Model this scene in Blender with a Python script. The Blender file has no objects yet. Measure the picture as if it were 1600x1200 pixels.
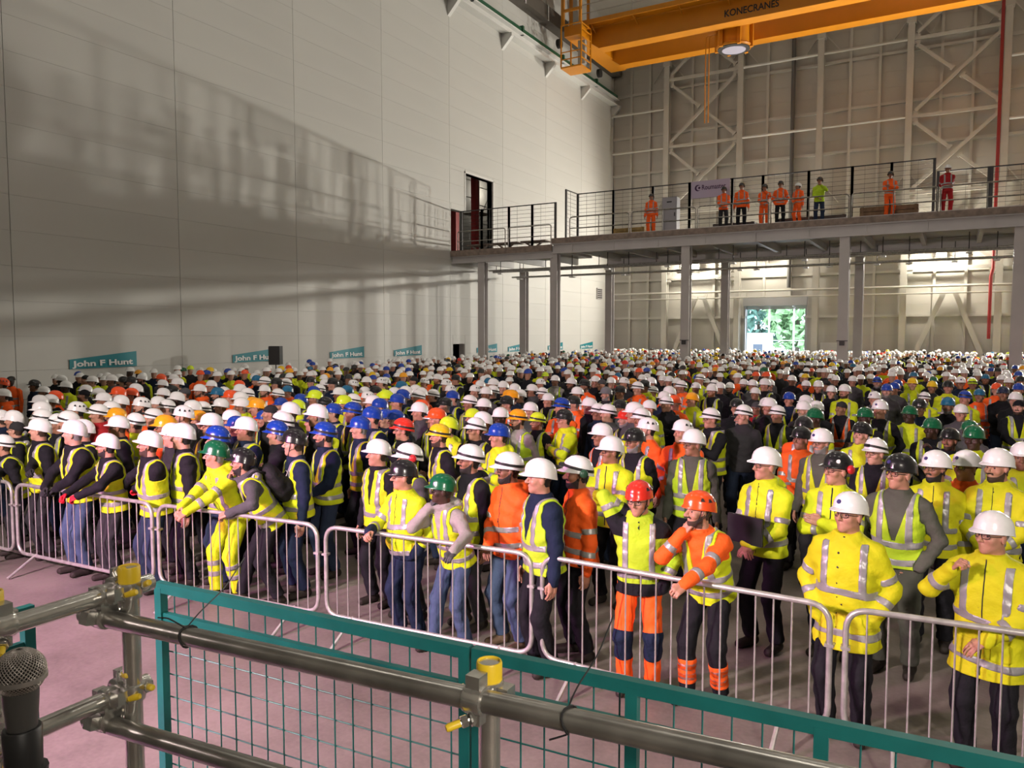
import bpy, math, random
import numpy as np
from mathutils import Vector, Matrix, Euler

# ------------------------------------------------------------------ camera
SC = bpy.context.scene
COL = SC.collection
FPX, CW, CH = 1200.0, 1600, 1200
EYE = np.array((0.0, 0.0, 2.9))
YAW, PITCH = math.radians(29.9), math.radians(3.72)
FH = np.array((-math.sin(YAW), math.cos(YAW), 0.0))
RT = np.array((math.cos(YAW), math.sin(YAW), 0.0))
FW = FH * math.cos(PITCH) + np.array((0, 0, -math.sin(PITCH)))
UP = FH * math.sin(PITCH) + np.array((0, 0, math.cos(PITCH)))

cam_d = bpy.data.cameras.new('camera')
cam_d.sensor_width = 36.0
cam_d.lens = FPX / CW * 36.0
cam_d.clip_end = 400
cam = bpy.data.objects.new('camera', cam_d)
COL.objects.link(cam)
cam.location = EYE
cam.rotation_euler = (math.pi / 2 - PITCH, 0, YAW)
SC.camera = cam

# ------------------------------------------------------------------ world, lights, exposure
SC.view_settings.view_transform = 'Standard'
SC.view_settings.look = 'None'
SC.view_settings.gamma = 1.0
SC.view_settings.use_curve_mapping = False
SC.view_settings.exposure = 0.2
SC.cycles.use_denoising = True
SC.cycles.max_bounces = 4
SC.cycles.diffuse_bounces = 2
SC.cycles.glossy_bounces = 3
SC.cycles.transparent_max_bounces = 8
SC.cycles.sample_clamp_indirect = 6.0
SC.cycles.use_adaptive_sampling = True
SC.cycles.adaptive_threshold = 0.03

W = bpy.data.worlds.new('sky')
SC.world = W
W.use_nodes = True
_bg = W.node_tree.nodes['Background']
_bg.inputs[0].default_value = (0.72, 0.86, 1.0, 1)
_bg.inputs[1].default_value = 7.0


def light(kind, name, loc, target, power, color, size=0.3, size_y=None, angle=None, blend=0.5):
    d = bpy.data.lights.new(name, kind)
    d.energy = power
    d.color = color
    if kind == 'AREA':
        d.shape = 'RECTANGLE'
        d.size = size
        d.size_y = size_y or size
    elif kind == 'SPOT':
        d.shadow_soft_size = size
        d.spot_size = math.radians(angle)
        d.spot_blend = blend
    else:
        d.shadow_soft_size = size
    o = bpy.data.objects.new(name, d)
    COL.objects.link(o)
    o.location = loc
    dirv = Vector(target) - Vector(loc)
    o.rotation_euler = dirv.to_track_quat('-Z', 'Y').to_euler()
    return o


# flood lamps fixed to the end wall; their housings are built with the wall
FLOODS = [(-17.0, 57.3, 7.9), (-11.8, 57.3, 8.4), (-0.9, 57.3, 8.1), (8.5, 57.3, 8.2), (17.0, 57.3, 8.2)]
for i, p in enumerate(FLOODS):
    light('SPOT', 'flood_light', (p[0], p[1] - 0.45, p[2]), (p[0] - 5, 20, 6.5), (1100, 1700, 5000, 7500, 12500)[i], (1.0, 0.95, 0.85), 0.2, angle=168, blend=0.4)
    light('POINT', 'flood_spill_light', (p[0], p[1] - 0.7, p[2] - .1), (p[0], 20, 6.5), (600, 450, 950, 600, 300)[i], (1.0, 0.93, 0.78), 0.25)  # helper point light added at each flood lamp, for the glow on the wall
# high-bay lamps under the roof
for x in (-15, -2, 11):
    for y in (4, 18, 32, 48):
        light('AREA', 'high_bay_light', (x, y, 25.5), (x, y, 0), (290, 160, 40, 30)[(4, 18, 32, 48).index(y)], (1.0, 0.93, 0.82), 1.2)
# stage front light: lamps on stands beside the platform, aimed over the crowd
light('SPOT', 'stage_light', (-6.5, -3.5, 5.2), (-6.5, 9.5, 0.2), 5600, (1.0, 0.83, 0.81), 0.35, angle=84, blend=0.6)
light('SPOT', 'stage_light', (5.5, -3.0, 5.2), (-0.5, 8.5, 0.2), 2400, (1.0, 0.90, 0.78), 0.35, angle=70, blend=0.55)
light('SPOT', 'stage_wash_light', (-8.0, -1.0, 3.9), (-6.2, 3.2, 0.0), 2500, (1.0, 0.30, 0.78), 0.3, angle=92, blend=0.7)
# added fill light, no lamp seen, showing what stands behind the tall doorway
light('POINT', 'inner_fill_light', (-27.9, 45.5, 12.6), (-27, 38, 7), 90, (1.0, 0.93, 0.82), 0.2)

# ------------------------------------------------------------------ materials
MATS = {}


def mat(name, col, rough=0.6, metal=0.0, noise=0.0, nscale=8.0, bump=0.0, bscale=60.0, emit=0.0, ecol=None, coat=0.0, spec=None, stretch=None, col2=None, sheen=0.0):
    if name in MATS:
        return MATS[name]
    m = bpy.data.materials.new(name)
    m.use_nodes = True
    nt = m.node_tree
    b = nt.nodes['Principled BSDF']
    b.inputs['Base Color'].default_value = (*col, 1)
    b.inputs['Roughness'].default_value = rough
    b.inputs['Metallic'].default_value = metal
    b.inputs['Coat Weight'].default_value = coat
    if sheen:
        b.inputs['Sheen Weight'].default_value = sheen
    if spec is not None:
        b.inputs['Specular IOR Level'].default_value = spec
    if noise or bump:
        tc = nt.nodes.new('ShaderNodeTexCoord')
        src = tc.outputs['Object']
        if stretch:
            mp = nt.nodes.new('ShaderNodeMapping')
            mp.inputs['Scale'].default_value = stretch
            nt.links.new(src, mp.inputs[0])
            src = mp.outputs[0]
    if noise:
        n = nt.nodes.new('ShaderNodeTexNoise')
        n.inputs['Scale'].default_value = nscale
        n.inputs['Detail'].default_value = 2
        nt.links.new(src, n.inputs['Vector'])
        r = nt.nodes.new('ShaderNodeValToRGB')
        c2 = col2 or tuple(max(0, c * (1 - noise)) for c in col)
        c1 = col if col2 else tuple(min(1, c * (1 + noise * 0.6)) for c in col)
        r.color_ramp.elements[0].color = (*c2, 1)
        r.color_ramp.elements[0].position = 0.3
        r.color_ramp.elements[1].color = (*c1, 1)
        r.color_ramp.elements[1].position = 0.7
        nt.links.new(n.outputs[0], r.inputs[0])
        nt.links.new(r.outputs[0], b.inputs['Base Color'])
    if bump:
        n2 = nt.nodes.new('ShaderNodeTexNoise')
        n2.inputs['Scale'].default_value = bscale
        n2.inputs['Detail'].default_value = 1
        nt.links.new(src, n2.inputs['Vector'])
        bp = nt.nodes.new('ShaderNodeBump')
        bp.inputs['Strength'].default_value = bump
        bp.inputs['Distance'].default_value = 0.02
        nt.links.new(n2.outputs[0], bp.inputs['Height'])
        nt.links.new(bp.outputs[0], b.inputs['Normal'])
    if emit:
        b.inputs['Emission Color'].default_value = (*(ecol or col), 1)
        b.inputs['Emission Strength'].default_value = emit
    MATS[name] = m
    return m


def srgb(r, g, b):
    f = lambda c: (c / 255 / 12.92) if c / 255 <= 0.04045 else ((c / 255 + 0.055) / 1.055) ** 2.4
    return (f(r), f(g), f(b))


# ------------------------------------------------------------------ mesh helpers
class MB:
    """collects shapes for one mesh"""
    def __init__(s):
        s.v, s.f, s.n = [], [], 0

    def add(s, v, f):
        v = np.asarray(v, float)
        s.v.append(v)
        s.f += [tuple(i + s.n for i in q) for q in f]
        s.n += len(v)
        return s

    def box(s, c, size, rot=None):
        hx, hy, hz = size[0] / 2, size[1] / 2, size[2] / 2
        v = np.array([(x, y, z) for x in (-hx, hx) for y in (-hy, hy) for z in (-hz, hz)])
        if rot is not None:
            v = v @ np.array(rot).T
        return s.add(v + np.array(c), BOXF)

    def bx(s, x0, x1, y0, y1, z0, z1):
        return s.box(((x0 + x1) / 2, (y0 + y1) / 2, (z0 + z1) / 2), (abs(x1 - x0), abs(y1 - y0), abs(z1 - z0)))

    def bar(s, a, b, w, h, up=(0, 0, 1)):
        a, b = np.array(a, float), np.array(b, float)
        d = b - a
        L = np.linalg.norm(d)
        d = d / L
        r = np.cross(d, up)
        if np.linalg.norm(r) < 1e-4:
            r = np.cross(d, (1, 0, 0))
        r /= np.linalg.norm(r)
        u = np.cross(r, d)
        return s.box((a + b) / 2, (L, w, h), np.stack([d, r, u], 1))

    def tube(s, pts, r, n=8, cap=True):
        v, f = tube_mesh(pts, r, n, cap)
        return s.add(v, f)

    def lathe(s, c, prof, n=20, axis=(0, 0, 1)):
        ax = np.array(axis, float)
        ax /= np.linalg.norm(ax)
        t = np.array((1, 0, 0)) if abs(ax[0]) < 0.9 else np.array((0, 1, 0))
        u = np.cross(ax, t)
        u /= np.linalg.norm(u)
        w = np.cross(ax, u)
        a = np.linspace(0, 2 * math.pi, n, endpoint=False)
        v, f = [], []
        for (r, z) in prof:
            for k in a:
                v.append(np.array(c) + ax * z + (u * math.cos(k) + w * math.sin(k)) * r)
        m = len(prof)
        for i in range(m - 1):
            for j in range(n):
                f.append((i * n + j, i * n + (j + 1) % n, (i + 1) * n + (j + 1) % n, (i + 1) * n + j))
        f.append(tuple(range(n))[::-1])
        f.append(tuple((m - 1) * n + j for j in range(n)))
        return s.add(v, f)

    def build(s, name, m=None, parent=None, smooth=False, loc=None, off=None):
        v = np.concatenate(s.v) if s.v else np.zeros((0, 3))
        if off is not None:
            v = v - np.array(off)
        me = bpy.data.meshes.new(name)
        me.from_pydata(v.tolist(), [], s.f)
        if m:
            me.materials.append(m)
        if smooth:
            smooth_mesh(me, smooth)
        return link(name, me, parent, loc)


BOXF = [(0, 1, 3, 2), (4, 6, 7, 5), (0, 4, 5, 1), (2, 3, 7, 6), (0, 2, 6, 4), (1, 5, 7, 3)]


def smooth_mesh(me, ang=True):
    me.shade_smooth()
    if ang is not True:
        me.set_sharp_from_angle(angle=math.radians(ang))


def tube_mesh(pts, r, n=8, cap=True):
    pts = np.array(pts, float)
    m = len(pts)
    rs = np.full(m, r) if np.isscalar(r) else np.array(r, float)
    d = np.zeros_like(pts)
    d[1:-1] = pts[2:] - pts[:-2]
    d[0] = pts[1] - pts[0]
    d[-1] = pts[-1] - pts[-2]
    d /= np.linalg.norm(d, axis=1)[:, None]
    t = np.array((0, 0, 1.0)) if abs(d[0][2]) < 0.9 else np.array((1.0, 0, 0))
    u = np.cross(d[0], t)
    u /= np.linalg.norm(u)
    a = np.linspace(0, 2 * math.pi, n, endpoint=False)
    v = []
    for i in range(m):
        u = u - d[i] * np.dot(u, d[i])
        u /= np.linalg.norm(u)
        w = np.cross(d[i], u)
        v.append(pts[i] + (np.cos(a)[:, None] * u + np.sin(a)[:, None] * w) * rs[i])
    v = np.concatenate(v)
    f = []
    for i in range(m - 1):
        for j in range(n):
            k = (j + 1) % n
            f.append((i * n + j, i * n + k, (i + 1) * n + k, (i + 1) * n + j))
    if cap:
        f.append(tuple(range(n))[::-1])
        f.append(tuple((m - 1) * n + j for j in range(n)))
    return v, f


def arc_path(pts, rad, n=5):
    """polyline with rounded corners"""
    pts = [np.array(p, float) for p in pts]
    out = [pts[0]]
    for i in range(1, len(pts) - 1):
        a, b, c = pts[i - 1], pts[i], pts[i + 1]
        d1 = (a - b) / np.linalg.norm(a - b)
        d2 = (c - b) / np.linalg.norm(c - b)
        p, q = b + d1 * rad, b + d2 * rad
        for k in range(n + 1):
            t = k / n
            out.append((1 - t) ** 2 * p + 2 * t * (1 - t) * b + t * t * q)
    out.append(pts[-1])
    return np.array(out)


def link(name, data, parent=None, loc=None):
    o = bpy.data.objects.new(name, data)
    COL.objects.link(o)
    if parent is not None:
        o.parent = parent
    if loc is not None:
        o.location = loc
    return o


def tag(o, label=None, cat=None, group=None, kind=None):
    if label:
        o['label'] = label
    if cat:
        o['category'] = cat
    if group:
        o['group'] = group
    if kind:
        o['kind'] = kind
    return o


def thing(name, label, cat, loc=(0, 0, 0), rotz=0.0, group=None):
    o = bpy.data.objects.new(name, None)
    COL.objects.link(o)
    o.empty_display_size = 0.1
    o.location = loc
    o.rotation_euler = (0, 0, rotz)
    return tag(o, label, cat, group)


def ray(px, py):
    return FW + (px - CW / 2) / FPX * RT - (py - CH / 2) / FPX * UP


def at_z(px, py, z):
    r = ray(px, py)
    return EYE + r * ((z - EYE[2]) / r[2])


def at_y(px, py, y):
    r = ray(px, py)
    return EYE + r * (y / r[1])


def at_x(px, py, x):
    r = ray(px, py)
    return EYE + r * (x / r[0])


def text_mesh(body, size, depth=0.004, bold=0.0, align='LEFT', shear=0.0, space=1.0):
    c = bpy.data.curves.new('text', 'FONT')
    c.body = body
    c.size = size
    c.extrude = depth
    c.offset = bold
    c.align_x = align
    c.shear = shear
    c.space_character = space
    c.resolution_u = 3
    o = bpy.data.objects.new('text', c)
    COL.objects.link(o)
    dg = bpy.context.evaluated_depsgraph_get()
    me = bpy.data.meshes.new_from_object(o.evaluated_get(dg))
    bpy.data.objects.remove(o)
    bpy.data.curves.remove(c)
    me.materials.clear()
    return me


def np_mesh(name, v, f, mats=(), smooth=True, attrs=None):
    me = bpy.data.meshes.new(name)
    f = np.asarray(f)
    k = f.shape[1]
    me.vertices.add(len(v))
    me.vertices.foreach_set('co', np.ascontiguousarray(v, dtype=np.float32).ravel())
    me.loops.add(f.size)
    me.loops.foreach_set('vertex_index', f.astype(np.int32).ravel())
    me.polygons.add(len(f))
    me.polygons.foreach_set('loop_start', np.arange(0, f.size, k, dtype=np.int32))
    me.update(calc_edges=True)
    me.validate()
    for m in mats:
        me.materials.append(m)
    if smooth:
        me.shade_smooth()
    if attrs:
        for an, av in attrs.items():
            if len(me.vertices) == len(av):
                a = me.attributes.new(an, 'FLOAT', 'POINT')
                a.data.foreach_set('value', np.ascontiguousarray(av, dtype=np.float32))
    return me
# ------------------------------------------------------------------ the hall
M_CLAD = mat('wall_cladding', (.60, .588, .555), .55, noise=.05, nscale=.6, bump=.02, bscale=2.0)
M_CLAD2 = mat('end_cladding', (.53, .505, .455), .55, noise=.05, nscale=.6)
M_BACK = mat('wall_backing', (.34, .325, .30), .8)
M_STEEL = mat('cream_steel', (.60, .575, .52), .45, noise=.04, nscale=2)
M_GREY = mat('grey_steel', (.50, .475, .46), .5, noise=.06, nscale=1.5)
M_DARK = mat('dark_steel', (.035, .033, .033), .5)
M_GALV = mat('galvanised_tube', (.52, .51, .48), .36, metal=.6, noise=.22, nscale=14, bump=.03, bscale=30)
M_SCAF = mat('scaffold_tube', (.66, .645, .61), .22, metal=.9, noise=.18, nscale=16, bump=.03, bscale=40)
M_GALVD = mat('weathered_tube', (.36, .345, .32), .28, metal=.85, noise=.35, nscale=9)
M_RED = mat('red_paint', (.30, .02, .02), .45)
M_GREEN = mat('rail_green', (.02, .10, .05), .4)
M_ORANGE = mat('crane_orange', (.70, .255, .005), .40, noise=.05, nscale=1.0)
M_YEL = mat('yellow_plastic', (.80, .55, .02), .4)
M_TIMB = mat('brown_timber', (.24, .185, .15), .75, noise=.3, nscale=5)
M_WHITE = mat('white_paint', (.75, .74, .71), .5)
M_BLACK = mat('black_plastic', (.015, .015, .016), .45)


def concrete():
    m = mat('concrete_floor', (.30, .265, .235), .42)
    nt = m.node_tree
    b = nt.nodes['Principled BSDF']
    tc = nt.nodes.new('ShaderNodeTexCoord')
    n1 = nt.nodes.new('ShaderNodeTexNoise')
    n1.inputs['Scale'].default_value = .9
    n1.inputs['Detail'].default_value = 9
    n1.inputs['Roughness'].default_value = .62
    n2 = nt.nodes.new('ShaderNodeTexNoise')
    n2.inputs['Scale'].default_value = 26
    n2.inputs['Detail'].default_value = 4
    mx = nt.nodes.new('ShaderNodeMath')
    mx.operation = 'MULTIPLY_ADD'
    mx.inputs[1].default_value = .25
    r = nt.nodes.new('ShaderNodeValToRGB')
    r.color_ramp.elements[0].position = .42
    r.color_ramp.elements[0].color = (.12, .102, .090, 1)
    r.color_ramp.elements[1].position = .78
    r.color_ramp.elements[1].color = (.25, .215, .19, 1)
    for n in (n1, n2):
        nt.links.new(tc.outputs['Object'], n.inputs['Vector'])
    nt.links.new(n2.outputs[0], mx.inputs[0])
    nt.links.new(n1.outputs[0], mx.inputs[2])
    nt.links.new(mx.outputs[0], r.inputs[0])
    nt.links.new(r.outputs[0], b.inputs['Base Color'])
    rr = nt.nodes.new('ShaderNodeMapRange')
    rr.inputs[3].default_value = .28
    rr.inputs[4].default_value = .58
    nt.links.new(n1.outputs[0], rr.inputs[0])
    nt.links.new(rr.outputs[0], b.inputs['Roughness'])
    bp = nt.nodes.new('ShaderNodeBump')
    bp.inputs['Strength'].default_value = .12
    bp.inputs['Distance'].default_value = .01
    nt.links.new(n2.outputs[0], bp.inputs['Height'])
    nt.links.new(bp.outputs[0], b.inputs['Normal'])
    return m


XL, YE, ZT = -24.0, 58.0, 27.0
o = MB().bx(XL - .4, 32, -14, YE + .4, -.3, 0).build('floor', concrete())
tag(o, 'bare concrete hall floor with worn grey patches', 'floor', kind='structure')
o = MB().bx(XL - .4, 32.3, -14.3, YE + .4, ZT, ZT + .3).build('ceiling', M_CLAD2)
tag(o, 'high flat roof lining of the hall', 'ceiling', kind='structure')
for x in (-15, -2, 11):
    for y in (4, 18, 32, 48):
        MB().lathe((x, y, 25.56), [(.75, 0), (.70, .12), (.25, .35), (.12, .5), (.03, 1.44)], 16).build('lamp_housing', M_DARK, o)
o = MB().bx(32, 32.3, -14.3, YE + .4, 0, ZT).build('wall_right', M_CLAD2)
tag(o, 'plain cladding wall closing the hall opposite the panelled wall', 'wall', kind='structure')
o = MB().bx(XL - .4, 32.3, -14.3, -14, 0, ZT).build('wall_back', M_CLAD2)
tag(o, 'plain cladding wall behind the speaking platform', 'wall', kind='structure')

UNIT = bpy.data.meshes.new('panel')
UNIT.from_pydata([(x, y, z) for x in (-.5, .5) for y in (-.5, .5) for z in (-.5, .5)], [], BOXF)


def rects(y0, y1, z0, z1, holes, ys=None, zs=None):
    """the rectangle without the holes, cut into as few rectangles as the grid of hole edges needs"""
    hit = [h for h in holes if h[0] < y1 and h[1] > y0 and h[2] < z1 and h[3] > z0]
    if not hit:
        return [(y0, y1, z0, z1)]
    ys = sorted({y0, y1} | {v for h in hit for v in h[:2] if y0 < v < y1})
    zs = sorted({z0, z1} | {v for h in hit for v in h[2:] if z0 < v < z1})
    out = []
    for a, b in zip(ys, ys[1:]):
        for c, d in zip(zs, zs[1:]):
            m, n = (a + b) / 2, (c + d) / 2
            if not any(h[0] < m < h[1] and h[2] < n < h[3] for h in hit):
                out.append((a, b, c, d))
    return out


# panelled side wall
HOLES_L = [(35.05, 36.5, 7.4, 9.72), (36.5, 39.46, 7.4, 11.88), (35.2, 36.4, 0, 2.35)]
mb = MB()
for r in rects(-14.3, YE + .4, 0, ZT, HOLES_L):
    mb.bx(XL - .40, XL - .07, *r)
wall_left = mb.build('wall_left', M_BACK)
tag(wall_left, 'tall side wall of flat pale metal panels', 'wall', kind='structure')
UNIT_L = UNIT.copy()
UNIT_L.materials.append(M_CLAD)
UNIT_E = UNIT.copy()
UNIT_E.materials.append(M_CLAD2)


def panels(wall, mesh, us, holes, along):
    zs = [0, .78] + [1.81 + 1.03 * k for k in range(25)]
    zs[-1] = ZT
    for a, b in zip(us, us[1:]):
        for c, d in zip(zs, zs[1:]):
            for (u0, u1, z0, z1) in rects(a, b, c, d, holes):
                if u1 - u0 < .06 or z1 - z0 < .06:
                    continue
                p = link('panel', mesh, wall)
                w, h = u1 - u0 - .018, z1 - z0 - .005
                if along == 'y':
                    p.location = (XL - .035, (u0 + u1) / 2, (z0 + z1) / 2)
                    p.scale = (.07, w, h)
                else:
                    p.location = ((u0 + u1) / 2, YE + .035, (z0 + z1) / 2)
                    p.scale = (w, .07, h)


panels(wall_left, UNIT_L, [-14, 6.7] + [12.35 + 5.65 * k for k in range(8)] + [57.95], HOLES_L, 'y')

# end wall
DOOR = (-13.4, -9.25, 0, 5.5)
mb = MB()
for r in rects(XL - .4, 32.3, 0, ZT, [DOOR]):
    mb.bx(r[0], r[1], YE + .07, YE + .4, r[2], r[3])
wall_end = mb.build('wall_end', M_BACK)
tag(wall_end, 'end wall of cream sheeting on exposed steel rails and posts', 'wall', kind='structure')
ECOL = [-19.45, -13.94, -8.52, -3.05, 2.3, 7.7, 13.1]
panels(wall_end, UNIT_E, [-24] + ECOL + [32], [DOOR], 'x')
GIRT = [4.15, 7.1, 9.7, 12.5, 15.4, 18.25, 21.5, 24.6]
for z in GIRT:
    for (a, b, c, d) in rects(-24, 14, z - .09, z + .09, [DOOR]):
        MB().bx(a, b, YE - .16, YE, c, d).build('wall_rail', M_STEEL, wall_end)
xs = [-24] + ECOL
for a, b in zip(xs, xs[1:]):
    for k in (1, 2):
        x = a + (b - a) * k / 3
        inside = DOOR[0] < x < DOOR[1]
        MB().bx(x - .085, x + .085, YE - .20, YE, 5.6 if inside else 0, ZT).build('wall_post', M_STEEL, wall_end)
for k, x in enumerate(ECOL):
    mb = MB()
    mb.bx(x - .2, x + .2, YE - .80, YE - .74, 0, ZT).bx(x - .2, x + .2, YE - .34, YE - .28, 0, ZT).bx(x - .03, x + .03, YE - .74, YE - .34, 0, ZT)
    c = mb.build('steel_column', M_STEEL, None, loc=(x, YE - .5, 0), off=(x, YE - .5, 0))
    tag(c, ['cream steel column of the end wall beside the panelled wall corner', 'cream steel column of the end wall beside the open roller door', 'cream steel column of the end wall, past the roller door and dark downpipe',
            'cream steel column of the end wall under the orange crane middle', 'cream steel column of the end wall beside the red pipe', 'cream steel column of the end wall beyond the red pipe', 'last cream steel column of the end wall'][k], 'column', 'end wall columns', 'structure')
    cap = MB().bx(x - .27, x + .27, YE - .86, YE - .25, 23.0, 23.35).build('column_cap', M_STEEL, c, off=(x, YE - .5, 0))
    for zz in (9.7, 12.5, 22.6):
        for s in (-1, 1):
            MB().bar((x + s * .15, YE - .35, zz + .9), (x + s * 1.25, YE - .12, zz - .5), .06, .06).build('stay', M_STEEL, c, off=(x, YE - .5, 0))
ZB = [26.9, 22.0, 17.05, 12.1, 7.2]
YB = YE - .66
for bay, (xa, xb) in enumerate(((ECOL[0], ECOL[1]), (ECOL[3], ECOL[4]))):
    br = thing('cross_bracing', ('cream cross bracing between the two columns next to the panelled wall', 'cream cross bracing between the column and the red pipe')[bay], 'bracing', ((xa + xb) / 2, YB, 0), group='cross bracing of the end wall')
    of = ((xa + xb) / 2, YB, 0)
    l, r = xa + .35, xb - .35
    for z in ZB[1:]:
        MB().bar((xa + .2, YB, z), (xb - .2, YB, z), .16, .20).build('strut', M_STEEL, br, off=of)
        for x in (xa + .28, xb - .28):
            MB().box((x, YB, z), (.5, .04, .7)).build('gusset', M_STEEL, br, off=of)
    for z1, z0 in zip(ZB, ZB[1:]):
        m = np.array(((l + r) / 2, YB, (z0 + z1) / 2))
        a, b = np.array((l, YB, z0 + .35)), np.array((r, YB, z1 - .35))
        MB().bar(a, b, .16, .20).build('diagonal', M_STEEL, br, off=of)
        a, b = np.array((l, YB, z1 - .35)), np.array((r, YB, z0 + .35))
        d = (b - a) / np.linalg.norm(b - a)
        for p, q in ((a, m - d * .32), (m + d * .32, b)):
            MB().bar(p, q, .16, .20).bar(p, p + d * .14, .2, .34).bar(q - d * .14, q, .2, .34).build('diagonal', M_STEEL, br, off=of)
    for s in (-1, 1):
        MB().bar((of[0] + s * .25, YB, 5.75), (of[0] + s * (xb - xa) * .46, YB, .1), .2, .30).build('chevron_leg', M_STEEL, br, off=of)
    MB().box((of[0], YB, 5.9), (1.2, .05, .5)).build('gusset', M_STEEL, br, off=of)
for (xa, xb, z, k) in ((ECOL[1], ECOL[2], 22.0, 0), (ECOL[1], ECOL[2], 17.05, 1), (ECOL[2], ECOL[3], 22.0, 2), (ECOL[2], ECOL[3], 17.05, 3), (ECOL[4], ECOL[5], 20.0, 4), (ECOL[4], ECOL[5], 16.2, 5), (XL, ECOL[0], 19.9, 6), (XL, ECOL[0], 17.0, 7)):
    m = M_WHITE if k in (0, 1, 4, 5) else M_STEEL
    s = MB().tube([(xa + .2, YE - .75, z), (xb - .2, YE - .75, z)], .09, 10).build('tube_strut', m, smooth=40, loc=((xa + xb) / 2, YE - .75, z), off=((xa + xb) / 2, YE - .75, z))
    tag(s, ('upper bright tube strut left of the hoist-side column pair', 'lower bright tube strut above the people on the walkway', 'upper cream tube strut below the crane girder middle', 'lower cream tube strut below the crane girder middle',
            'upper white tube strut beyond the red pipe', 'lower white tube strut beyond the red pipe', 'upper cream tube strut in the wall corner', 'lower cream tube strut in the wall corner')[k].replace('left of', 'beside'), 'strut', 'tube struts of the end wall', 'structure')
for k, (z, r) in enumerate(((6.0, .075), (5.55, .05))):
    o = MB().tube([(-23.9, YE - 1.0, z), (14, YE - 1.0, z)], r, 8).build('conduit_pipe', M_STEEL, smooth=40, loc=(-5, YE - 1, z), off=(-5, YE - 1, z))
    tag(o, ('thicker upper cream pipe running along the end wall above the roller door', 'thinner lower cream pipe running along the end wall above the roller door')[k], 'pipe', 'pipes along the end wall')
o = MB().tube([(1.85, YE - 1.25, 2.6), (1.85, YE - 1.25, 6.5), (1.95, YE - 1.25, 7.0), (1.95, YE - 1.25, ZT)], .10, 10).build('red_pipe', M_RED, smooth=40, loc=(1.9, YE - 1, 2.6), off=(1.9, YE - 1, 2.6))
tag(o, 'red vertical fire main pipe beside a cream end wall column', 'pipe')
o = MB().tube([(-10.35, YE - .45, 6.2), (-10.35, YE - .45, ZT)], .14, 10).build('downpipe', mat('pipe_grey', (.13, .125, .12), .5), smooth=40, loc=(-10.35, YE - .45, 6.2), off=(-10.35, YE - .45, 6.2))
tag(o, 'dark grey vertical downpipe above the roller door', 'pipe')
FL_LAB = ['bright floodlight on the end wall beside the panelled wall', 'bright floodlight on the end wall above the roller door', 'bright floodlight glaring under the walkway near the red pipe', 'floodlight on the end wall beyond the red pipe', 'last floodlight far along the end wall']
M_LAMP = mat('lamp_glow', (1, .95, .8), .3, emit=60, ecol=(1, .92, .70))
for i, p in enumerate(FLOODS):
    t = thing('floodlight', FL_LAB[i], 'floodlight', (p[0], p[1], p[2]), group='floodlights on the end wall')
    MB().box((0, -.1, 0), (.62, .22, .5)).build('housing', M_GREY, t)
    MB().box((0, -.225, 0), (.52, .03, .40)).build('lamp_glass', M_LAMP, t)
    MB().bar((0, -.1, -.2), (0, .5, -.35), .06, .06).build('bracket', M_GREY, t)
    for k in range(5):
        MB().box((-.24 + .12 * k, .03, 0), (.02, .06, .46)).build('fin', M_GREY, t)

# roller door and what stands outside it
dr = MB().bx(DOOR[0] - .12, DOOR[0], YE - .15, YE + .3, 0, 5.5).bx(DOOR[1], DOOR[1] + .12, YE - .15, YE + .3, 0, 5.5).build('door_1', mat('door_guide', (.40, .41, .42), .4))
tag(dr, 'open roller shutter door in the end wall with daylight outside', 'door', kind='structure')
M_SHUT = mat('shutter_grey', (.42, .42, .43), .45)
MB().bx(DOOR[0] - .15, DOOR[1] + .15, YE - .45, YE + .05, 4.95, 5.62).build('shutter_box', M_SHUT, dr)
for k in range(3):
    MB().bx(DOOR[0], DOOR[1], YE + .06, YE + .12, 4.70 + .1 * k, 4.79 + .1 * k).build('shutter_slat', M_SHUT, dr)
dr2 = MB().bx(-8.2, -8.1, YE - .1, YE, 0, 2.2).bx(-7.2, -7.1, YE - .1, YE, 0, 2.2).bx(-8.2, -7.1, YE - .1, YE, 2.2, 2.3).build('door_2', M_WHITE)
tag(dr2, 'small white personnel door beside the roller door', 'door', kind='structure')
lf = MB().bx(-8.1, -7.2, YE - .06, YE, .02, 2.2).build('door_leaf', M_WHITE, dr2)
MB().tube([(-7.32, YE - .1, 1.05), (-7.45, YE - .1, 1.05)], .015, 6).build('door_handle', M_GREY, lf)
o = MB().bx(-60, 40, YE + .4, 140, -.25, -.02).build('outside_ground', mat('yard_concrete', (.55, .55, .53), .8, noise=.1))
tag(o, 'pale concrete yard outside the roller door', 'ground', kind='structure')


def cabin(loc, size, label):
    t = thing('site_cabin', label, 'cabin', loc)
    sx, sy, sz = size
    MB().bx(-sx / 2, sx / 2, 0, sy, 0, sz).build('body', M_WHITE, t)
    MB().bx(-sx / 2 - .1, sx / 2 + .1, -.1, sy + .1, sz, sz + .12).build('roof', M_GREY, t)
    for k in range(3):
        x = -sx / 2 + sx * (k + .5) / 3
        w = MB().bx(x - .45, x + .45, -.05, 0, 1.1, 1.9).build('window', mat('window_dark', (.10, .12, .16), .15), t)
        MB().bx(x - .5, x + .5, -.07, -.03, 1.05, 1.1).build('window_sill', M_GREY, w)


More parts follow.
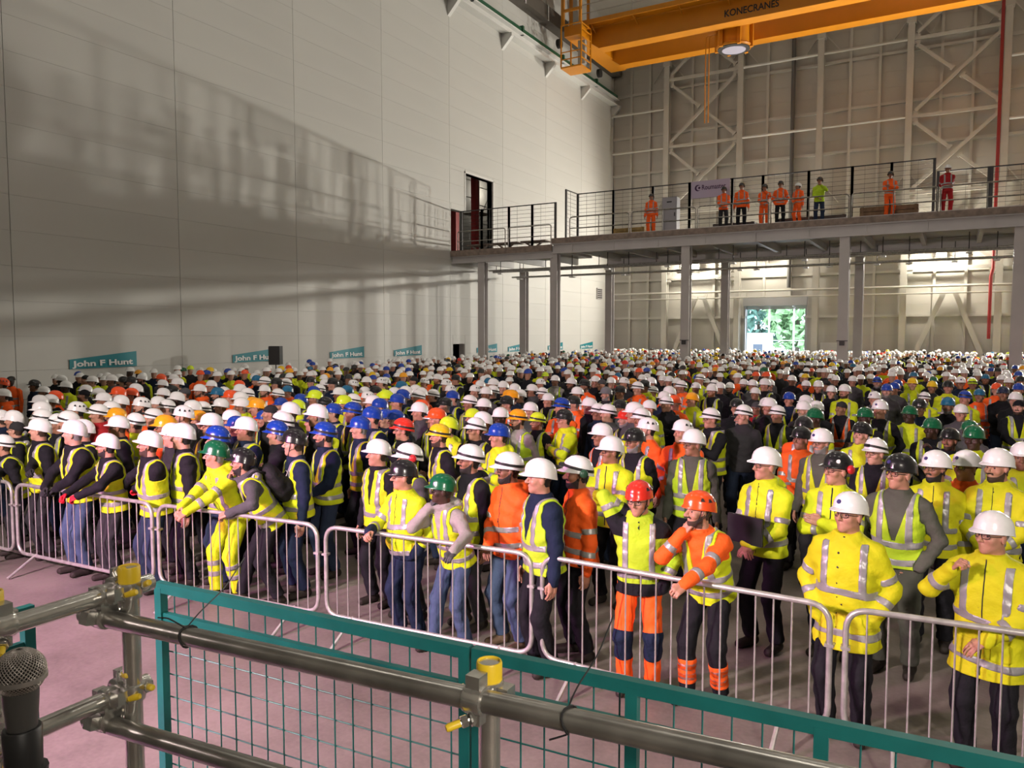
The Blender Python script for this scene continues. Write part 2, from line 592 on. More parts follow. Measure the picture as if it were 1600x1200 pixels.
cabin((-18.5, 78, 0), (5.0, 3, 2.9), 'white site cabin with dark windows outside the roller door')
cabin((-27.5, 82, 0), (8.0, 3, 2.3), 'long low white site cabin outside behind the fence')
fn = thing('site_fence', 'tall pale pole fence outside in front of the trees', 'fence', (-22, 88, 0))
for k in range(12):
    MB().tube([(-14 + 2.6 * k, 0, 0), (-14 + 2.6 * k, 0, 9.5)], .09, 6).build('fence_pole', M_WHITE, fn)
for z in (1.0, 2.2):
    MB().bar((-14, 0, z), (14.6, 0, z), .05, .05).build('fence_rail', M_WHITE, fn)
rng = np.random.RandomState(5)
M_LEAF = [mat('leaf_%d' % k, c, .7, noise=.3, nscale=2) for k, c in enumerate(((.20, .36, .30), (.28, .46, .22), (.18, .32, .31)))]
TREE_LAB = ['dark green tree outside the roller door, first beyond the fence', 'bright green bushy tree outside beyond the fence middle', 'deep green tall tree outside behind the cabin', 'green spreading tree outside at the fence end', 'blue-green tree outside seen past the door guide', 'pale green tree outside over the long cabin']
for k in range(6):
    c = np.array((-37 + 5.2 * k, 96 + (k % 2) * 3, 0))
    t = thing('tree', TREE_LAB[k], 'tree', c, group='trees outside the roller door')
    MB().tube([(0, 0, 0), (.1, 0, 2.5), (0, .1, 6)], [.3, .22, .1], 8).build('trunk', M_TIMB, t)
    n = 900
    u = rng.normal(size=(n, 3))
    u /= np.linalg.norm(u, axis=1)[:, None]
    P = u * np.array((3.6, 3.0, 5.0)) * rng.uniform(.55, 1.05, (n, 1)) + np.array((0, 0, 5.5))
    d1, d2 = rng.normal(size=(n, 3)) * .32, rng.normal(size=(n, 3)) * .32
    V = np.stack([P - d1, P + d2, P + d1, P - d2], 1).reshape(-1, 3)
    ob = link('crown', np_mesh('crown', V, np.arange(4 * n).reshape(-1, 4), [M_LEAF[k % 3]], False), t)

# light portal for the door opening
pl = light('AREA', 'door_daylight', ((DOOR[0] + DOOR[1]) / 2, YE + .45, 2.4), ((DOOR[0] + DOOR[1]) / 2, 0, 2.4), 1, (1, 1, 1), 4.1, 4.7)
pl.data.cycles.is_portal = True

# dark doorways in the side wall and what stands behind them
M_INN = mat('inner_room', (.33, .32, .29), .7)
o = MB().bx(-29, -28.8, 33, 49, 0, 14).bx(-29, XL - .4, 32.9, 33, 0, 14).bx(-29, XL - .4, 49, 49.1, 0, 14).bx(-29, XL - .4, 33, 49, 13.8, 14).bx(-29, XL - .4, 33, 49, 7.1, 7.3).bx(-29, XL - .4, 33, 49, -.2, 0).build('wall_inner', M_INN)
tag(o, 'inner room wall seen through the tall side wall opening', 'wall', kind='structure')
dj = MB().bx(XL - .4, XL + .03, 36.42, 36.5, 9.72, 11.96).bx(XL - .4, XL + .03, 39.46, 39.56, 7.4, 11.96).bx(XL - .4, XL + .03, 36.42, 39.56, 11.88, 11.98).build('door_3', M_WHITE)
tag(dj, 'tall doorway in the panelled wall above the walkway', 'door', kind='structure')
for k, (px, x) in enumerate(((742, -25.6), (711, -25.2))):
    y = at_x(px, 330, x)[1]
    o = MB().bx(-.17, .17, -.17, .17, 0, 6.5).build('red_column', M_RED, loc=(x, y, 7.3))
    tag(o, ('red steel column seen through the tall doorway', 'red steel column in the narrow opening beside the doorway')[k], 'column', kind='structure')
t = thing('access_scaffold', 'scaffold tower of thin tubes inside the tall doorway', 'scaffold', (-26.4, at_x(750, 330, -26.4)[1], 7.3))
for x in (-.7, .5):
    for y in (-.9, .6):
        MB().tube([(x, y, 0), (x, y, 6.2)], .03, 6).build('upright', M_GALVD, t)
for z in (1.0, 2.1, 3.2, 4.3, 5.4):
    MB().tube([(-.7, -.9, z), (-.7, .6, z)], .03, 6).build('ledger', M_GALVD, t)
    MB().tube([(.5, -.9, z + .4), (.5, .6, z + .4)], .03, 6).build('ledger', M_GALVD, t)
for z in (.4, 2.6):
    MB().tube([(.5, -.9, z), (.5, .6, z + 2.2)], .028, 6).build('brace_tube', M_GALVD, t)
MB().bx(-.8, .6, -.9, .6, 3.15, 3.2).build('board', M_TIMB, t)
o = thing('vent_grille', 'small dark vent grille low on the panelled wall near the corner', 'vent', (XL, 55.2, 5.6))
MB().bx(0, .10, -.45, .45, 0, .85).build('frame', M_GREY, o)
for k in range(5):
    MB().bx(.08, .14, -.38, .38, .08 + .15 * k, .16 + .15 * k).build('louvre', M_DARK, o)

# banners on the side wall
M_TEALS = mat('sign_teal', (.0, .22, .27), .45)
M_LET = mat('sign_white', (.85, .85, .85), .5)
TXT = text_mesh('John F Hunt', .40, .004, .013)
TXT.materials.append(M_LET)
tb = np.array([v.co[:] for v in TXT.vertices])
tw = tb[:, 0].max() - tb[:, 0].min()
SIGN_LAB = ['first teal banner reading John F Hunt, large and nearest the stage', 'teal banner reading John F Hunt partly hidden by the loudspeaker', 'teal banner reading John F Hunt between the loudspeaker and the low doorway', 'small teal banner reading John F Hunt beside the dark low doorway',
            'teal banner reading John F Hunt behind the first walkway column', 'teal banner reading John F Hunt between the walkway columns', 'teal banner reading John F Hunt mostly hidden behind a walkway column', 'last small teal banner reading John F Hunt by the hall corner']
for k, y in enumerate((13.92, 20.2, 25.5, 30.0, 37.6, 41.2, 46.6, 51.8)):
    t = thing('banner', SIGN_LAB[k], 'banner', (XL + .02, y, 1.80), group='banners on the panelled wall')
    L = 2.28
    v = [(x, yy, z) for x in (0, .012) for (yy, z) in ((0, 0), (L, .02), (L, .53), (0, .30))]
    MB().add(v, [(0, 1, 2, 3), (7, 6, 5, 4), (0, 4, 5, 1), (1, 5, 6, 2), (2, 6, 7, 3), (3, 7, 4, 0)]).build('sheet', M_TEALS, t)
    q = link('lettering', TXT, t)
    # letters run along the wall, rising a little
    s = 2.04 / tw
    q.matrix_basis = Matrix(((0, 0, 1, .016), (s, 0, 0, .12), (.028, .62 * s, 0, .075), (0, 0, 0, 1)))

# ------------------------------------------------------------------ walkway (mezzanine)
ZD = 7.7
deck = MB().bx(-17.8, 31.9, 35.02, 43, 7.48, 7.62).build('walkway_deck', M_GREY)
tag(deck, 'raised steel walkway deck crossing the hall on columns', 'walkway')
MB().bx(-17.8, 31.9, 34.95, 35.05, 7.46, ZD + .02).build('edge_board', M_TIMB, deck)
mb = MB()
for z0, z1, w in ((7.40, 7.46, .30), (6.96, 7.02, .30), (7.02, 7.40, .03)):
    mb.bx(-17.8, 31.9, 35.15 - w / 2, 35.15 + w / 2, z0, z1)
mb.build('edge_beam', M_GREY, deck)
mb = MB()
for z0, z1, w in ((7.40, 7.46, .30), (6.96, 7.02, .30), (7.02, 7.40, .03)):
    mb.bx(-17.8, 31.9, 42.2 - w / 2, 42.2 + w / 2, z0, z1)
mb.build('rear_beam', M_GREY, deck)
for k in range(16):
    x = -17.0 + 2.23 * k
    if x > 10:
        break
    MB().bx(x - .09, x + .09, 35.3, 42.1, 7.12, 7.47).build('joist', M_GREY, deck)
    MB().bx(x + .3, x + .34, 35.0, 35.02, 7.0, 7.45).build('stiffener', M_GREY, deck)
low = MB().bx(-23.97, -17.8, 35.02, 40, 7.16, 7.36).build('landing_deck', M_GREY)
tag(low, 'lower landing deck of the walkway below the tall doorway', 'walkway')
MB().bx(-23.97, -17.8, 34.95, 35.05, 7.1, 7.42).build('edge_board', M_TIMB, low)
mb = MB()
for z0, z1, w in ((7.06, 7.12, .3), (6.74, 6.80, .3), (6.80, 7.06, .03)):
    mb.bx(-23.97, -17.8, 35.15 - w / 2, 35.15 + w / 2, z0, z1)
mb.build('edge_beam', M_GREY, low)
for k in range(3):
    MB().bx(-23 + 2.1 * k, -22.85 + 2.1 * k, 35.3, 40, 6.8, 7.16).build('joist', M_GREY, low)
# boards and arched pieces lying on the landing
for k, x in enumerate((-22.6, -20.9, -19.2)):
    t = thing('timber_arch', ('arched timber former on the landing nearest the doorway', 'arched timber former in the middle of the landing', 'arched timber former at the walkway end of the landing')[k], 'timber', (x, 35.7, 7.36), group='timber formers on the landing')
    a = np.linspace(-.62, .62, 7)
    MB().tube([(.8 * math.sin(q) * 1.1, 0, .35 - .33 * (1 - abs(q) / .62)) for q in a], .05, 6).build('arch', M_TIMB, t)
    MB().bx(-.75, .75, -.15, .6, .34, .40).build('board', M_TIMB, t)

M_COLM = mat('walkway_column', (.48, .45, .435), .5, noise=.08, nscale=1.2)
COLS = [(-22.1, 35.3, 6.735), (-17.75, 35.3, 6.955), (-10.92, 35.3, 6.955), (-4.11, 35.3, 6.955), (2.06, 35.3, 6.955), (-22.0, 39.7, 6.735), (-17.6, 42.1, 6.955), (-10.85, 42.1, 6.955), (-4.2, 42.0, 6.955), (8.6, 35.3, 6.955)]
CL = ['front walkway column beside the panelled wall', 'front walkway column where the landing joins the deck', 'front walkway column below the walkway banner with a small black box', 'front walkway column below the person in yellow jacket', 'front walkway column below the person leaning on the rail in red',
      'rear walkway column beside the panelled wall', 'rear walkway column behind the second front column', 'rear walkway column next to the roller door', 'rear brownish walkway column right behind a front column', 'front walkway column past the red pipe']
for k, (x, y, h) in enumerate(COLS):
    mb = MB()
    mb.bx(-.2, .2, -.2, -.16, 0, h).bx(-.2, .2, .16, .2, 0, h).bx(-.025, .025, -.16, .16, 0, h)
    c = mb.build('walkway_column', M_COLM, None, loc=(x, y, 0))
    tag(c, CL[k].replace('right behind', 'close behind'), 'column', 'walkway columns', 'structure')
    MB().bx(-.3, .3, -.3, .3, 0, .03).build('base_plate', M_COLM, c)
    if k in (2, 3):
        MB().bx(-.22, .22, -.23, -.2, 2.6, 2.63).bx(-.1, .1, -.3, -.2, 2.42, 2.6).build('junction_box', M_DARK, c)
# services hung under the walkway
SV = ['front galvanised service pipe hung under the walkway', 'middle galvanised service pipe hung under the walkway', 'lower galvanised cable tray hung under the walkway', 'rear galvanised service pipe hung under the walkway']
for k, (y, z, r, x0) in enumerate(((37.0, 6.35, .06, -22.5), (38.2, 6.55, .05, -23.5), (37.4, 6.05, .04, -21.5), (40.5, 6.30, .06, -23))):
    t = thing('service_pipe', SV[k], 'pipe', (-6, y, z), group='service pipes under the walkway')
    MB().tube([(x0 + 6, 0, 0), (16, 0, 0)], r, 8).build('pipe_run', M_GALV, t, smooth=40)
    for j in range(9):
        x = x0 + 6.5 + 3.2 * j
        MB().tube([(x, 0, -.12), (x, 0, 6.95 - z + .15)], .02, 6).build('hanger_rod', M_DARK, t)
        MB().bx(x - .12, x + .12, -.14, .14, -.14, -.08).build('hanger_shoe', M_WHITE, t)
# guard rail panels along the front edge
GR = [-16.95, -13.7, -10.45, -7.2, -3.95, -.7, 2.55, 5.8]
GL = ['guard rail panel of the walkway where the mesh screens start', 'guard rail panel in front of the grey cabinet', 'guard rail panel below the walkway banner', 'guard rail panel in front of the group in orange jackets', 'guard rail panel in front of the brown crate', 'guard rail panel under the person leaning in red', 'guard rail panel next to the red pipe']
for k, (a, b) in enumerate(zip(GR, GR[1:])):
    t = thing('guard_rail', GL[k], 'railing', ((a + b) / 2, 35.2, 7.62), group='guard rail panels of the walkway')
    w = (b - a) / 2 - .05
    MB().tube(arc_path([(-w, 0, 0), (-w, 0, 1.12), (w, 0, 1.12), (w, 0, 0)], .16), .032, 8).build('frame', M_GALVD, t, smooth=40)
    MB().tube([(-w, 0, .56), (w, 0, .56)], .026, 8).build('mid_rail', M_GALVD, t, smooth=40)
    MB().tube([(0, 0, 0), (0, 0, 1.1)], .026, 8).build('post', M_GALVD, t, smooth=40)
    MB().bx(-w, w, -.01, .01, 0, .16).build('toe_board', M_GREY, t)
for k, (a, b) in enumerate(((-23.7, -20.6), (-20.5, -17.9))):
    t = thing('guard_rail', ('guard rail panel of the landing by the tall doorway', 'guard rail panel of the landing by the deck step')[k], 'railing', ((a + b) / 2, 35.2, 7.36), group='guard rail panels of the walkway')
    w = (b - a) / 2 - .05
    MB().tube(arc_path([(-w, 0, 0), (-w, 0, 1.1), (w, 0, 1.1), (w, 0, 0)], .14), .03, 8).build('frame', M_GALVD, t, smooth=40)
    MB().tube([(-w, 0, .55), (w, 0, .55)], .024, 8).build('mid_rail', M_GALVD, t, smooth=40)


def mesh_screen(a, b, y, z0, h, label, axis='x'):
    L = b - a
    t = thing('mesh_screen', label, 'fence', ((a + b) / 2, y, z0) if axis == 'x' else (y, (a + b) / 2, z0), 0 if axis == 'x' else math.pi / 2, group='mesh screens of the walkway')
    for s in (-1, 1):
        MB().bx(s * L / 2 - .055, s * L / 2 + .055, -.04, .04, 0, h).build('post', M_DARK, t)
    MB().bx(-L / 2, L / 2, -.018, .018, h - .05, h).build('top_bar', M_DARK, t)
    mb = MB()
    n = int(h / .2)
    for k in range(1, n):
        mb.bx(-L / 2, L / 2, -.006, .006, k * .2 - .006, k * .2 + .006)
    for k in range(1, int(L / .5)):
        mb.bx(-L / 2 + .5 * k - .004, -L / 2 + .5 * k + .004, -.006, .006, 0, h)
    mb.build('wire_mesh', M_DARK, t)


SCR = [-23.6, -22.3, -20.6, -19.2, -17.85]
for k, (a, b) in enumerate(zip(SCR, SCR[1:])):
    mesh_screen(a, b, 35.5, 7.36, 2.25, ['low mesh screen of the landing touching the panelled wall', 'low mesh screen of the landing in front of the doorway', 'low mesh screen in the middle of the landing', 'low mesh screen of the landing at the deck step'][k])
TS = [-17.3, -15.3, -13.2, -11.35, -9.3, -7.9, -5.9, -4.1, -2.55, -.95]
TL = ['tall mesh screen at the step between landing and deck', 'tall mesh screen next to the person by the cabinet', 'tall mesh screen behind the grey cabinet', 'tall mesh screen carrying the lilac banner', 'tall mesh screen behind the first pair in orange', 'tall mesh screen behind the middle person in orange',
      'tall mesh screen behind the person with back turned', 'tall mesh screen behind the person in yellow jacket', 'tall mesh screen behind the person with folded arms']
for k, (a, b) in enumerate(zip(TS, TS[1:])):
    mesh_screen(a, b, 37.0, 7.62, 2.6, TL[k])
mesh_screen(35.6, 37.0, -17.3, 7.62, 2.6, 'tall mesh screen turning back at the deck step', 'y')
for k, (a, b) in enumerate(((-.8, 1.0), (1.1, 2.9), (3.0, 5.0))):
    mesh_screen(a, b, 37.0, 7.62, 2.05, ['lower mesh screen behind the person leaning in red', 'lower mesh screen next to the red pipe', 'lower mesh screen beyond the red pipe'][k])
# banner, cabinet and crates on the deck
t = thing('walkway_banner', 'lilac banner with dark crescent logo and lettering on the tall mesh screen', 'banner', (-10.32, 36.92, 9.42))
MB().bx(-.93, .93, -.012, 0, 0, .80).build('sheet', mat('banner_lilac', (.42, .36, .47), .6), t)
bt = text_mesh('Roumaster', .36, .002, .004)
bt.materials.append(mat('banner_ink', (.03, .0, .04), .5))
ob = link('lettering', bt, t)
ob.matrix_basis = Matrix(((.72, 0, 0, -.42), (0, 0, 1, -.018), (0, .9, 0, .38), (0, 0, 0, 1)))
a = np.linspace(0, 2 * math.pi, 24, endpoint=False)
cres = [(-.60 + .15 * math.cos(q), -.016, .48 + .15 * math.sin(q)) for q in np.linspace(.75, 2 * math.pi - .75, 16)] + [(-.55 + .115 * math.cos(q), -.016, .48 + .115 * math.sin(q)) for q in np.linspace(2 * math.pi - .75, .75, 16)]
MB().add(cres, [(i, i + 1, 30 - i, 31 - i) for i in range(15)]).lathe((-.53, -.018, .48), [(.01, 0), (.055, 0), (.055, .004)], 14, (0, 1, 0)).build('logo', MATS['banner_ink'], t)
t = thing('control_cabinet', 'grey control cabinet on the walkway beside the person in orange overalls', 'cabinet', (-11.92, 35.95, 7.62))
MB().bx(-.36, .36, -.25, .25, .1, 1.75).build('body', mat('cabinet_grey', (.26, .25, .27), .45), t)
d = MB().bx(-.33, .33, -.27, -.25, .14, 1.71).build('door', mat('cabinet_door', (.29, .28, .30), .45), t)
MB().bx(-.12, .12, -.275, -.27, 1.5, 1.56).build('name_plate', M_BLACK, d)
MB().bx(.25, .29, -.30, -.27, .85, 1.02).build('handle', M_BLACK, d)
MB().bx(-.34, .34, -.22, .22, 0, .1).build('plinth', M_BLACK, t)
for k, (x, y, w, h, lb, c) in enumerate(((-2.55, 36.3, 2.2, .62, 'long brown timber crate on the walkway behind the rail', (.17, .10, .05)), (-14.0, 36.2, 1.6, .48, 'ochre timber crate on the walkway near the deck step', (.26, .17, .05)), (-5.6, 36.4, 2.8, .42, 'low dark timber crate beside the person in yellow jacket', (.08, .06, .05)), (-9.0, 36.5, 1.9, .40, 'low dark timber crate behind the pair in orange', (.07, .055, .05)))):
    t = thing('timber_crate', lb, 'crate', (x, y, 7.62), group='crates on the walkway')
    m = mat('crate_%d' % k, c, .75, noise=.3, nscale=6)
    n = 3
    for j in range(n):
        MB().bx(-w / 2, w / 2, -.4, .4, h * j / n + .01, h * (j + 1) / n - .01).build('plank', m, t)
    for x_ in (-w / 2 + .1, 0, w / 2 - .1):
        MB().bx(x_ - .05, x_ + .05, -.43, -.4, 0, h).build('batten', m, t)

# ------------------------------------------------------------------ overhead crane
rw = MB().bx(XL, XL + .55, 8, YE - .3, 20.75, 20.83).bx(XL + .26, XL + .30, 8, YE - .3, 20.83, 21.2).bx(XL + .02, XL + .58, 8, YE - .3, 21.2, 21.28).build('runway_beam', M_WHITE)
tag(rw, 'white crane runway beam along the top of the panelled wall', 'beam')
MB().bx(XL + .24, XL + .42, 8, YE - .3, 21.28, 21.62).build('rail', M_GREEN, rw)
for k in range(9):
    y = 12.35 + 5.65 * k
    if y > 57.6:
        y = 57.4
    q = MB().add([(XL, y - .12, 20.75), (XL + .7, y - .12, 20.75), (XL + .7, y - .12, 20.55), (XL, y - .12, 19.85), (XL, y + .12, 20.75), (XL + .7, y + .12, 20.75), (XL + .7, y + .12, 20.55), (XL, y + .12, 19.85)],
                 [(0, 1, 2, 3), (7, 6, 5, 4), (0, 4, 5, 1), (1, 5, 6, 2), (2, 6, 7, 3), (3, 7, 4, 0)]).build('corbel', M_WHITE, rw)
    MB().bx(XL + .05, XL + .5, y + 1.6, y + 1.8, 21.2, 21.75).build('rail_clamp', M_GREEN, rw)
du = MB().bx(XL + .02, XL + .75, 8, YE - .3, 23.0, 23.9).build('shade_band', mat('shade_brown', (.10, .085, .07), .6))  # dark box added in place of the shade on the upper wall
tag(du, 'dark band added for the shade high on the panelled wall above the crane rail', 'shade band')
for k in range(16):
    MB().bx(XL + .76, XL + .80, 9 + 3 * k, 9.12 + 3 * k, 22.95, 23.95).build('shade_band_joint', M_GREY, du)
cr = thing('overhead_crane', 'orange double-girder overhead travelling crane spanning the hall', 'crane', (0, 49.5, 21.6))
X0, X1 = -21.6, 31.0


def girder(y):
    g = MB().bx(X0 + .8, X1, y - .36, y + .36, .0, 1.45)
    g.add([(X0, y - .36, .55), (X0 + .8, y - .36, 0), (X0 + .8, y - .36, 1.45), (X0, y - .36, 1.45), (X0, y + .36, .55), (X0 + .8, y + .36, 0), (X0 + .8, y + .36, 1.45), (X0, y + .36, 1.45)],
          [(0, 1, 2, 3), (7, 6, 5, 4), (0, 4, 5, 1), (1, 5, 6, 2), (2, 6, 7, 3), (3, 7, 4, 0)])
    q = g.build('girder', M_ORANGE, cr)
    MB().bx(X0 + .8, X1, y - .46, y + .46, -.05, .0).build('bottom_flange', M_ORANGE, q)
    MB().bx(X0, X1, y - .46, y + .46, 1.45, 1.5).build('top_flange', M_ORANGE, q)
    return q


gn = girder(-1.55)
gf = girder(2.1)
kt = text_mesh('KONECRANES', 1.0, .01, .012)
kt.materials.append(M_BLACK)
kb = np.array([v.co[:] for v in kt.vertices])
ob = link('lettering', kt, gn)
s = 3.15 / (kb[:, 0].max() - kb[:, 0].min())
pk = at_y(1131, 30, 47.55)
ob.matrix_basis = Matrix(((s, 0, 0, pk[0]), (0, 0, 1, -1.93), (0, s * 1.15, 0, .32), (0, 0, 0, 1)))
wk = MB().bx(X0, X1, -2.95, -2.05, 1.30, 1.36).build('service_walkway', M_ORANGE, cr)
MB().bx(X0, X1, -2.98, -2.94, 1.2, 1.5).build('walkway_edge', M_ORANGE, wk)
for k in range(18):
    x = X0 + .6 + 2.9 * k
    MB().bar((x, -2.9, 1.3), (x, -1.95, .95), .06, .06).build('walkway_bracket', M_ORANGE, wk)
    MB().tube([(x, -2.92, 1.4), (x, -2.92, 2.5)], .025, 6).build('handrail_post', M_GREY, wk)
for z in (1.95, 2.5):
    MB().tube([(X0, -2.92, z), (X1, -2.92, z)], .022, 6).build('handrail', M_GREY, wk)
MB().bx(X0 - .9, X0 + .3, -3.6, 4.2, .45, 1.1).build('end_carriage', M_ORANGE, cr)
for y in (-3.0, 3.6):
    MB().lathe((X0 - 1.55, y, .35), [(.05, -.12), (.3, -.12), (.3, .12), (.05, .12)], 16, (1, 0, 0)).build('wheel', M_DARK, cr)
# maintenance cage and ladder frame at the crane's end
cg = MB().bx(X0 - .9, X0 + .55, -4.1, -2.6, -1.7, -1.6).build('maintenance_cage', M_ORANGE, cr)
for x in (X0 - .88, X0 + .53):
    for y in (-4.08, -2.62):
        MB().bx(x - .04, x + .04, y - .04, y + .04, -1.6, 1.0).build('cage_post', M_ORANGE, cg)
for z in (-1.15, -.7, -.25, .2, .65, 1.0):
    MB().bx(X0 + .50, X0 + .55, -4.08, -2.62, z - .03, z + .03).build('cage_bar', M_ORANGE, cg)
    if z in (-1.15, -.7, 1.0):
        MB().bx(X0 - .9, X0 + .55, -4.1, -4.05, z - .03, z + .03).build('cage_bar', M_ORANGE, cg)
MB().bx(X0 - .2, X0 + .3, -3.0, -2.7, -1.2, .3).build('cage_cabinet', M_GREY, cg)
for y in (-4.0, -2.8):
    MB().bx(X0 - .9, X0 - .7, y - .08, y + .08, 1.0, 4.6).bx(X0 + .35, X0 + .5, y - .08, y + .08, 1.0, 4.6).build('ladder_post', M_ORANGE, cr)
for z in (1.9, 3.0, 4.1):
    MB().bx(X0 - .9, X0 + .5, -4.06, -3.94, z - .08, z + .08).build('ladder_bar', M_ORANGE, cr)
hx = at_y(1147, 55, 49.8)[0]
ho = MB().lathe((hx, .3, -.1), [(1.05, -.75), (1.1, -.65), (1.0, -.55), (1.0, .5), (1.15, .55), (1.15, .7)], 24).build('hoist_drum', M_ORANGE, cr, smooth=40)
MB().lathe((hx, .3, -.1), [(.5, -.80), (.98, -.80), (.98, -.74)], 24).build('drum_plate', M_DARK, ho)
MB().lathe((hx, .3, -.1), [(.12, -.84), (.72, -.84), (.72, -.79)], 24).build('drum_disc', mat('disc_lilac', (.5, .48, .6), .3), ho)
for k in range(6):
    q = k * math.pi / 3
    MB().bx(-.1, .1, -.1, .1, -.7, .75).build('drum_lug', M_ORANGE, ho, loc=(hx + 1.08 * math.cos(q), .3 + 1.08 * math.sin(q), -.2))
cx = hx - 1.75
for k in (0, .22):
    MB().tube(arc_path([(hx - 1, .2, .2), (cx + k, .2, .2), (cx + k, .2, -5.2)], .2), .035, 6).build('hoist_cable', M_ORANGE, ho)

# ------------------------------------------------------------------ crowd barriers, loudspeaker
BARV = MB().tube([(0, 0, .22), (0, 0, 1.04)], .0065, 6)
BARME = bpy.data.meshes.new('bar')
BARME.from_pydata(np.concatenate(BARV.v).tolist(), [], BARV.f)
BARME.materials.append(M_GALV)


def barrier(a, b, label, group='crowd barriers along the front'):
    a, b = np.array(a, float), np.array(b, float)
    d = b - a
    L = np.linalg.norm(d)
    t = thing('crowd_barrier', label, 'barrier', (*((a + b) / 2), 0), math.atan2(d[1], d[0]), group)
    w = L / 2 - .03
    p = arc_path([(0, 0, 1.06), (w, 0, 1.06), (w, 0, .20), (-w, 0, .20), (-w, 0, 1.06), (0, 0, 1.06)], .15, 6)
    MB().tube(p, .021, 10, cap=False).build('frame', M_GALV, t, smooth=40)
    n = int(round(2 * w / .125))
    for k in range(1, n):
        c = link('bar', BARME, t, (-w + 2 * w * k / n, 0, 0))
    for s in (-1, 1):
        x = s * w * .72
        MB().tube([(x, -.34, .015), (x, 0, .21), (x, .34, .015)], .017, 8).build('foot', M_GALV, t, smooth=40)
        MB().bx(s * w - .03, s * w + .03, -.03, .03, .78, .80).build('hook', M_GALV, t)


JT = [(-12.35, 5.05), (-10.02, 5.07), (-7.46, 5.20), (-5.22, 5.40), (-2.96, 5.57), (-.62, 5.50), (1.65, 5.68), (3.95, 5.8)]
BL = ['crowd barrier at the picture edge with its foot on the purple floor', 'crowd barrier under the gloved people in black coats', 'crowd barrier under the leaning pair in green and black helmets', 'crowd barrier under the person in grey hooded top', 'crowd barrier under the person in orange with folded fist', 'crowd barrier in front of the two yellow parkas', 'last crowd barrier beyond the yellow parka']
for k, (a, b) in enumerate(zip(JT, JT[1:])):
    u = (np.array(b) - np.array(a)) / np.linalg.norm(np.array(b) - np.array(a))
    barrier(np.array(a) + u * .02, np.array(b) - u * .02, BL[k])
for k in range(8):
    y = 11.5 + 2.35 * k
    barrier((XL + 1.2 + .1 * (k % 2), y), (XL + 1.2 + .1 * (k % 2), y + 2.28), ('first', 'second', 'third', 'fourth', 'fifth', 'sixth', 'seventh', 'eighth')[k] + ' crowd barrier along the panelled wall, counted from the stage', 'crowd barriers along the panelled wall')
sp = at_x(431, 560, -21.6)
t = thing('loudspeaker', 'black loudspeaker on a pole in front of a teal banner', 'loudspeaker', (sp[0], sp[1], 0), math.radians(-60))
bd = MB().bx(-.2, .2, -.2, .2, 1.78, 2.46).build('cabinet', M_BLACK, t)
MB().bx(-.18, .18, -.215, -.2, 1.82, 2.42).build('grille', mat('grille', (.03, .03, .03), .7, bump=.3, bscale=200), bd)
MB().tube([(0, 0, .4), (0, 0, 1.78)], .022, 8).build('pole', M_BLACK, t)
for k in range(3):
    q = k * 2 * math.pi / 3
    MB().tube([(0, 0, .75), (.55 * math.cos(q), .55 * math.sin(q), .015)], .016, 6).build('leg', M_BLACK, t)

# ------------------------------------------------------------------ the speaking platform's edge: scaffold tubes, mesh panels, microphone
PLX, PLY, PLZ = -1.96, 1.32, 2.13
R48 = .0242
pf = thing('platform_deck', 'scaffold board deck of the speaking platform below the camera', 'platform', (0, 0, 0))
for k in range(12):
    MB().bx(PLX + .08 + .4 * k, PLX + .46 + .4 * k, -3.0, 1.05, 1.15, 1.19).build('board', M_TIMB, pf)
for x in (PLX + .3, .2, 2.5):
    MB().tube([(x, -3, 1.12), (x, 1.1, 1.12)], R48, 8).build('transom', M_GALVD, pf)
    for y in (-2.9, 1.0):
        MB().tube([(x, y, 0), (x, y, 1.12)], R48, 8).build('standard', M_GALVD, pf)


def pole(p, top, label, cap=True):
    t = thing('scaffold_pole', label, 'scaffold pole', (p[0], p[1], 0), group='upright scaffold poles')
    MB().tube([(0, 0, .02), (0, 0, top)], R48, 20).build('tube', M_SCAF, t, smooth=40)
    MB().box((0, 0, .01), (.15, .15, .02)).build('base_plate', M_SCAF, t)
    if cap:
        MB().lathe((0, 0, top), [(.0285, -.042), (.0285, .0), (.027, .004), (.024, .004), (.0235, -.006), (.002, -.007)], 24).build('end_cap', M_YEL, t, smooth=30)
    return t


def rail(a, b, label, m):
    a, b = np.array(a), np.array(b)
    t = thing('scaffold_rail', label, 'scaffold rail', a, group='scaffold rails')
    MB().tube([(0, 0, 0), b - a], R48, 20).build('tube', m, t, smooth=40)
    return t


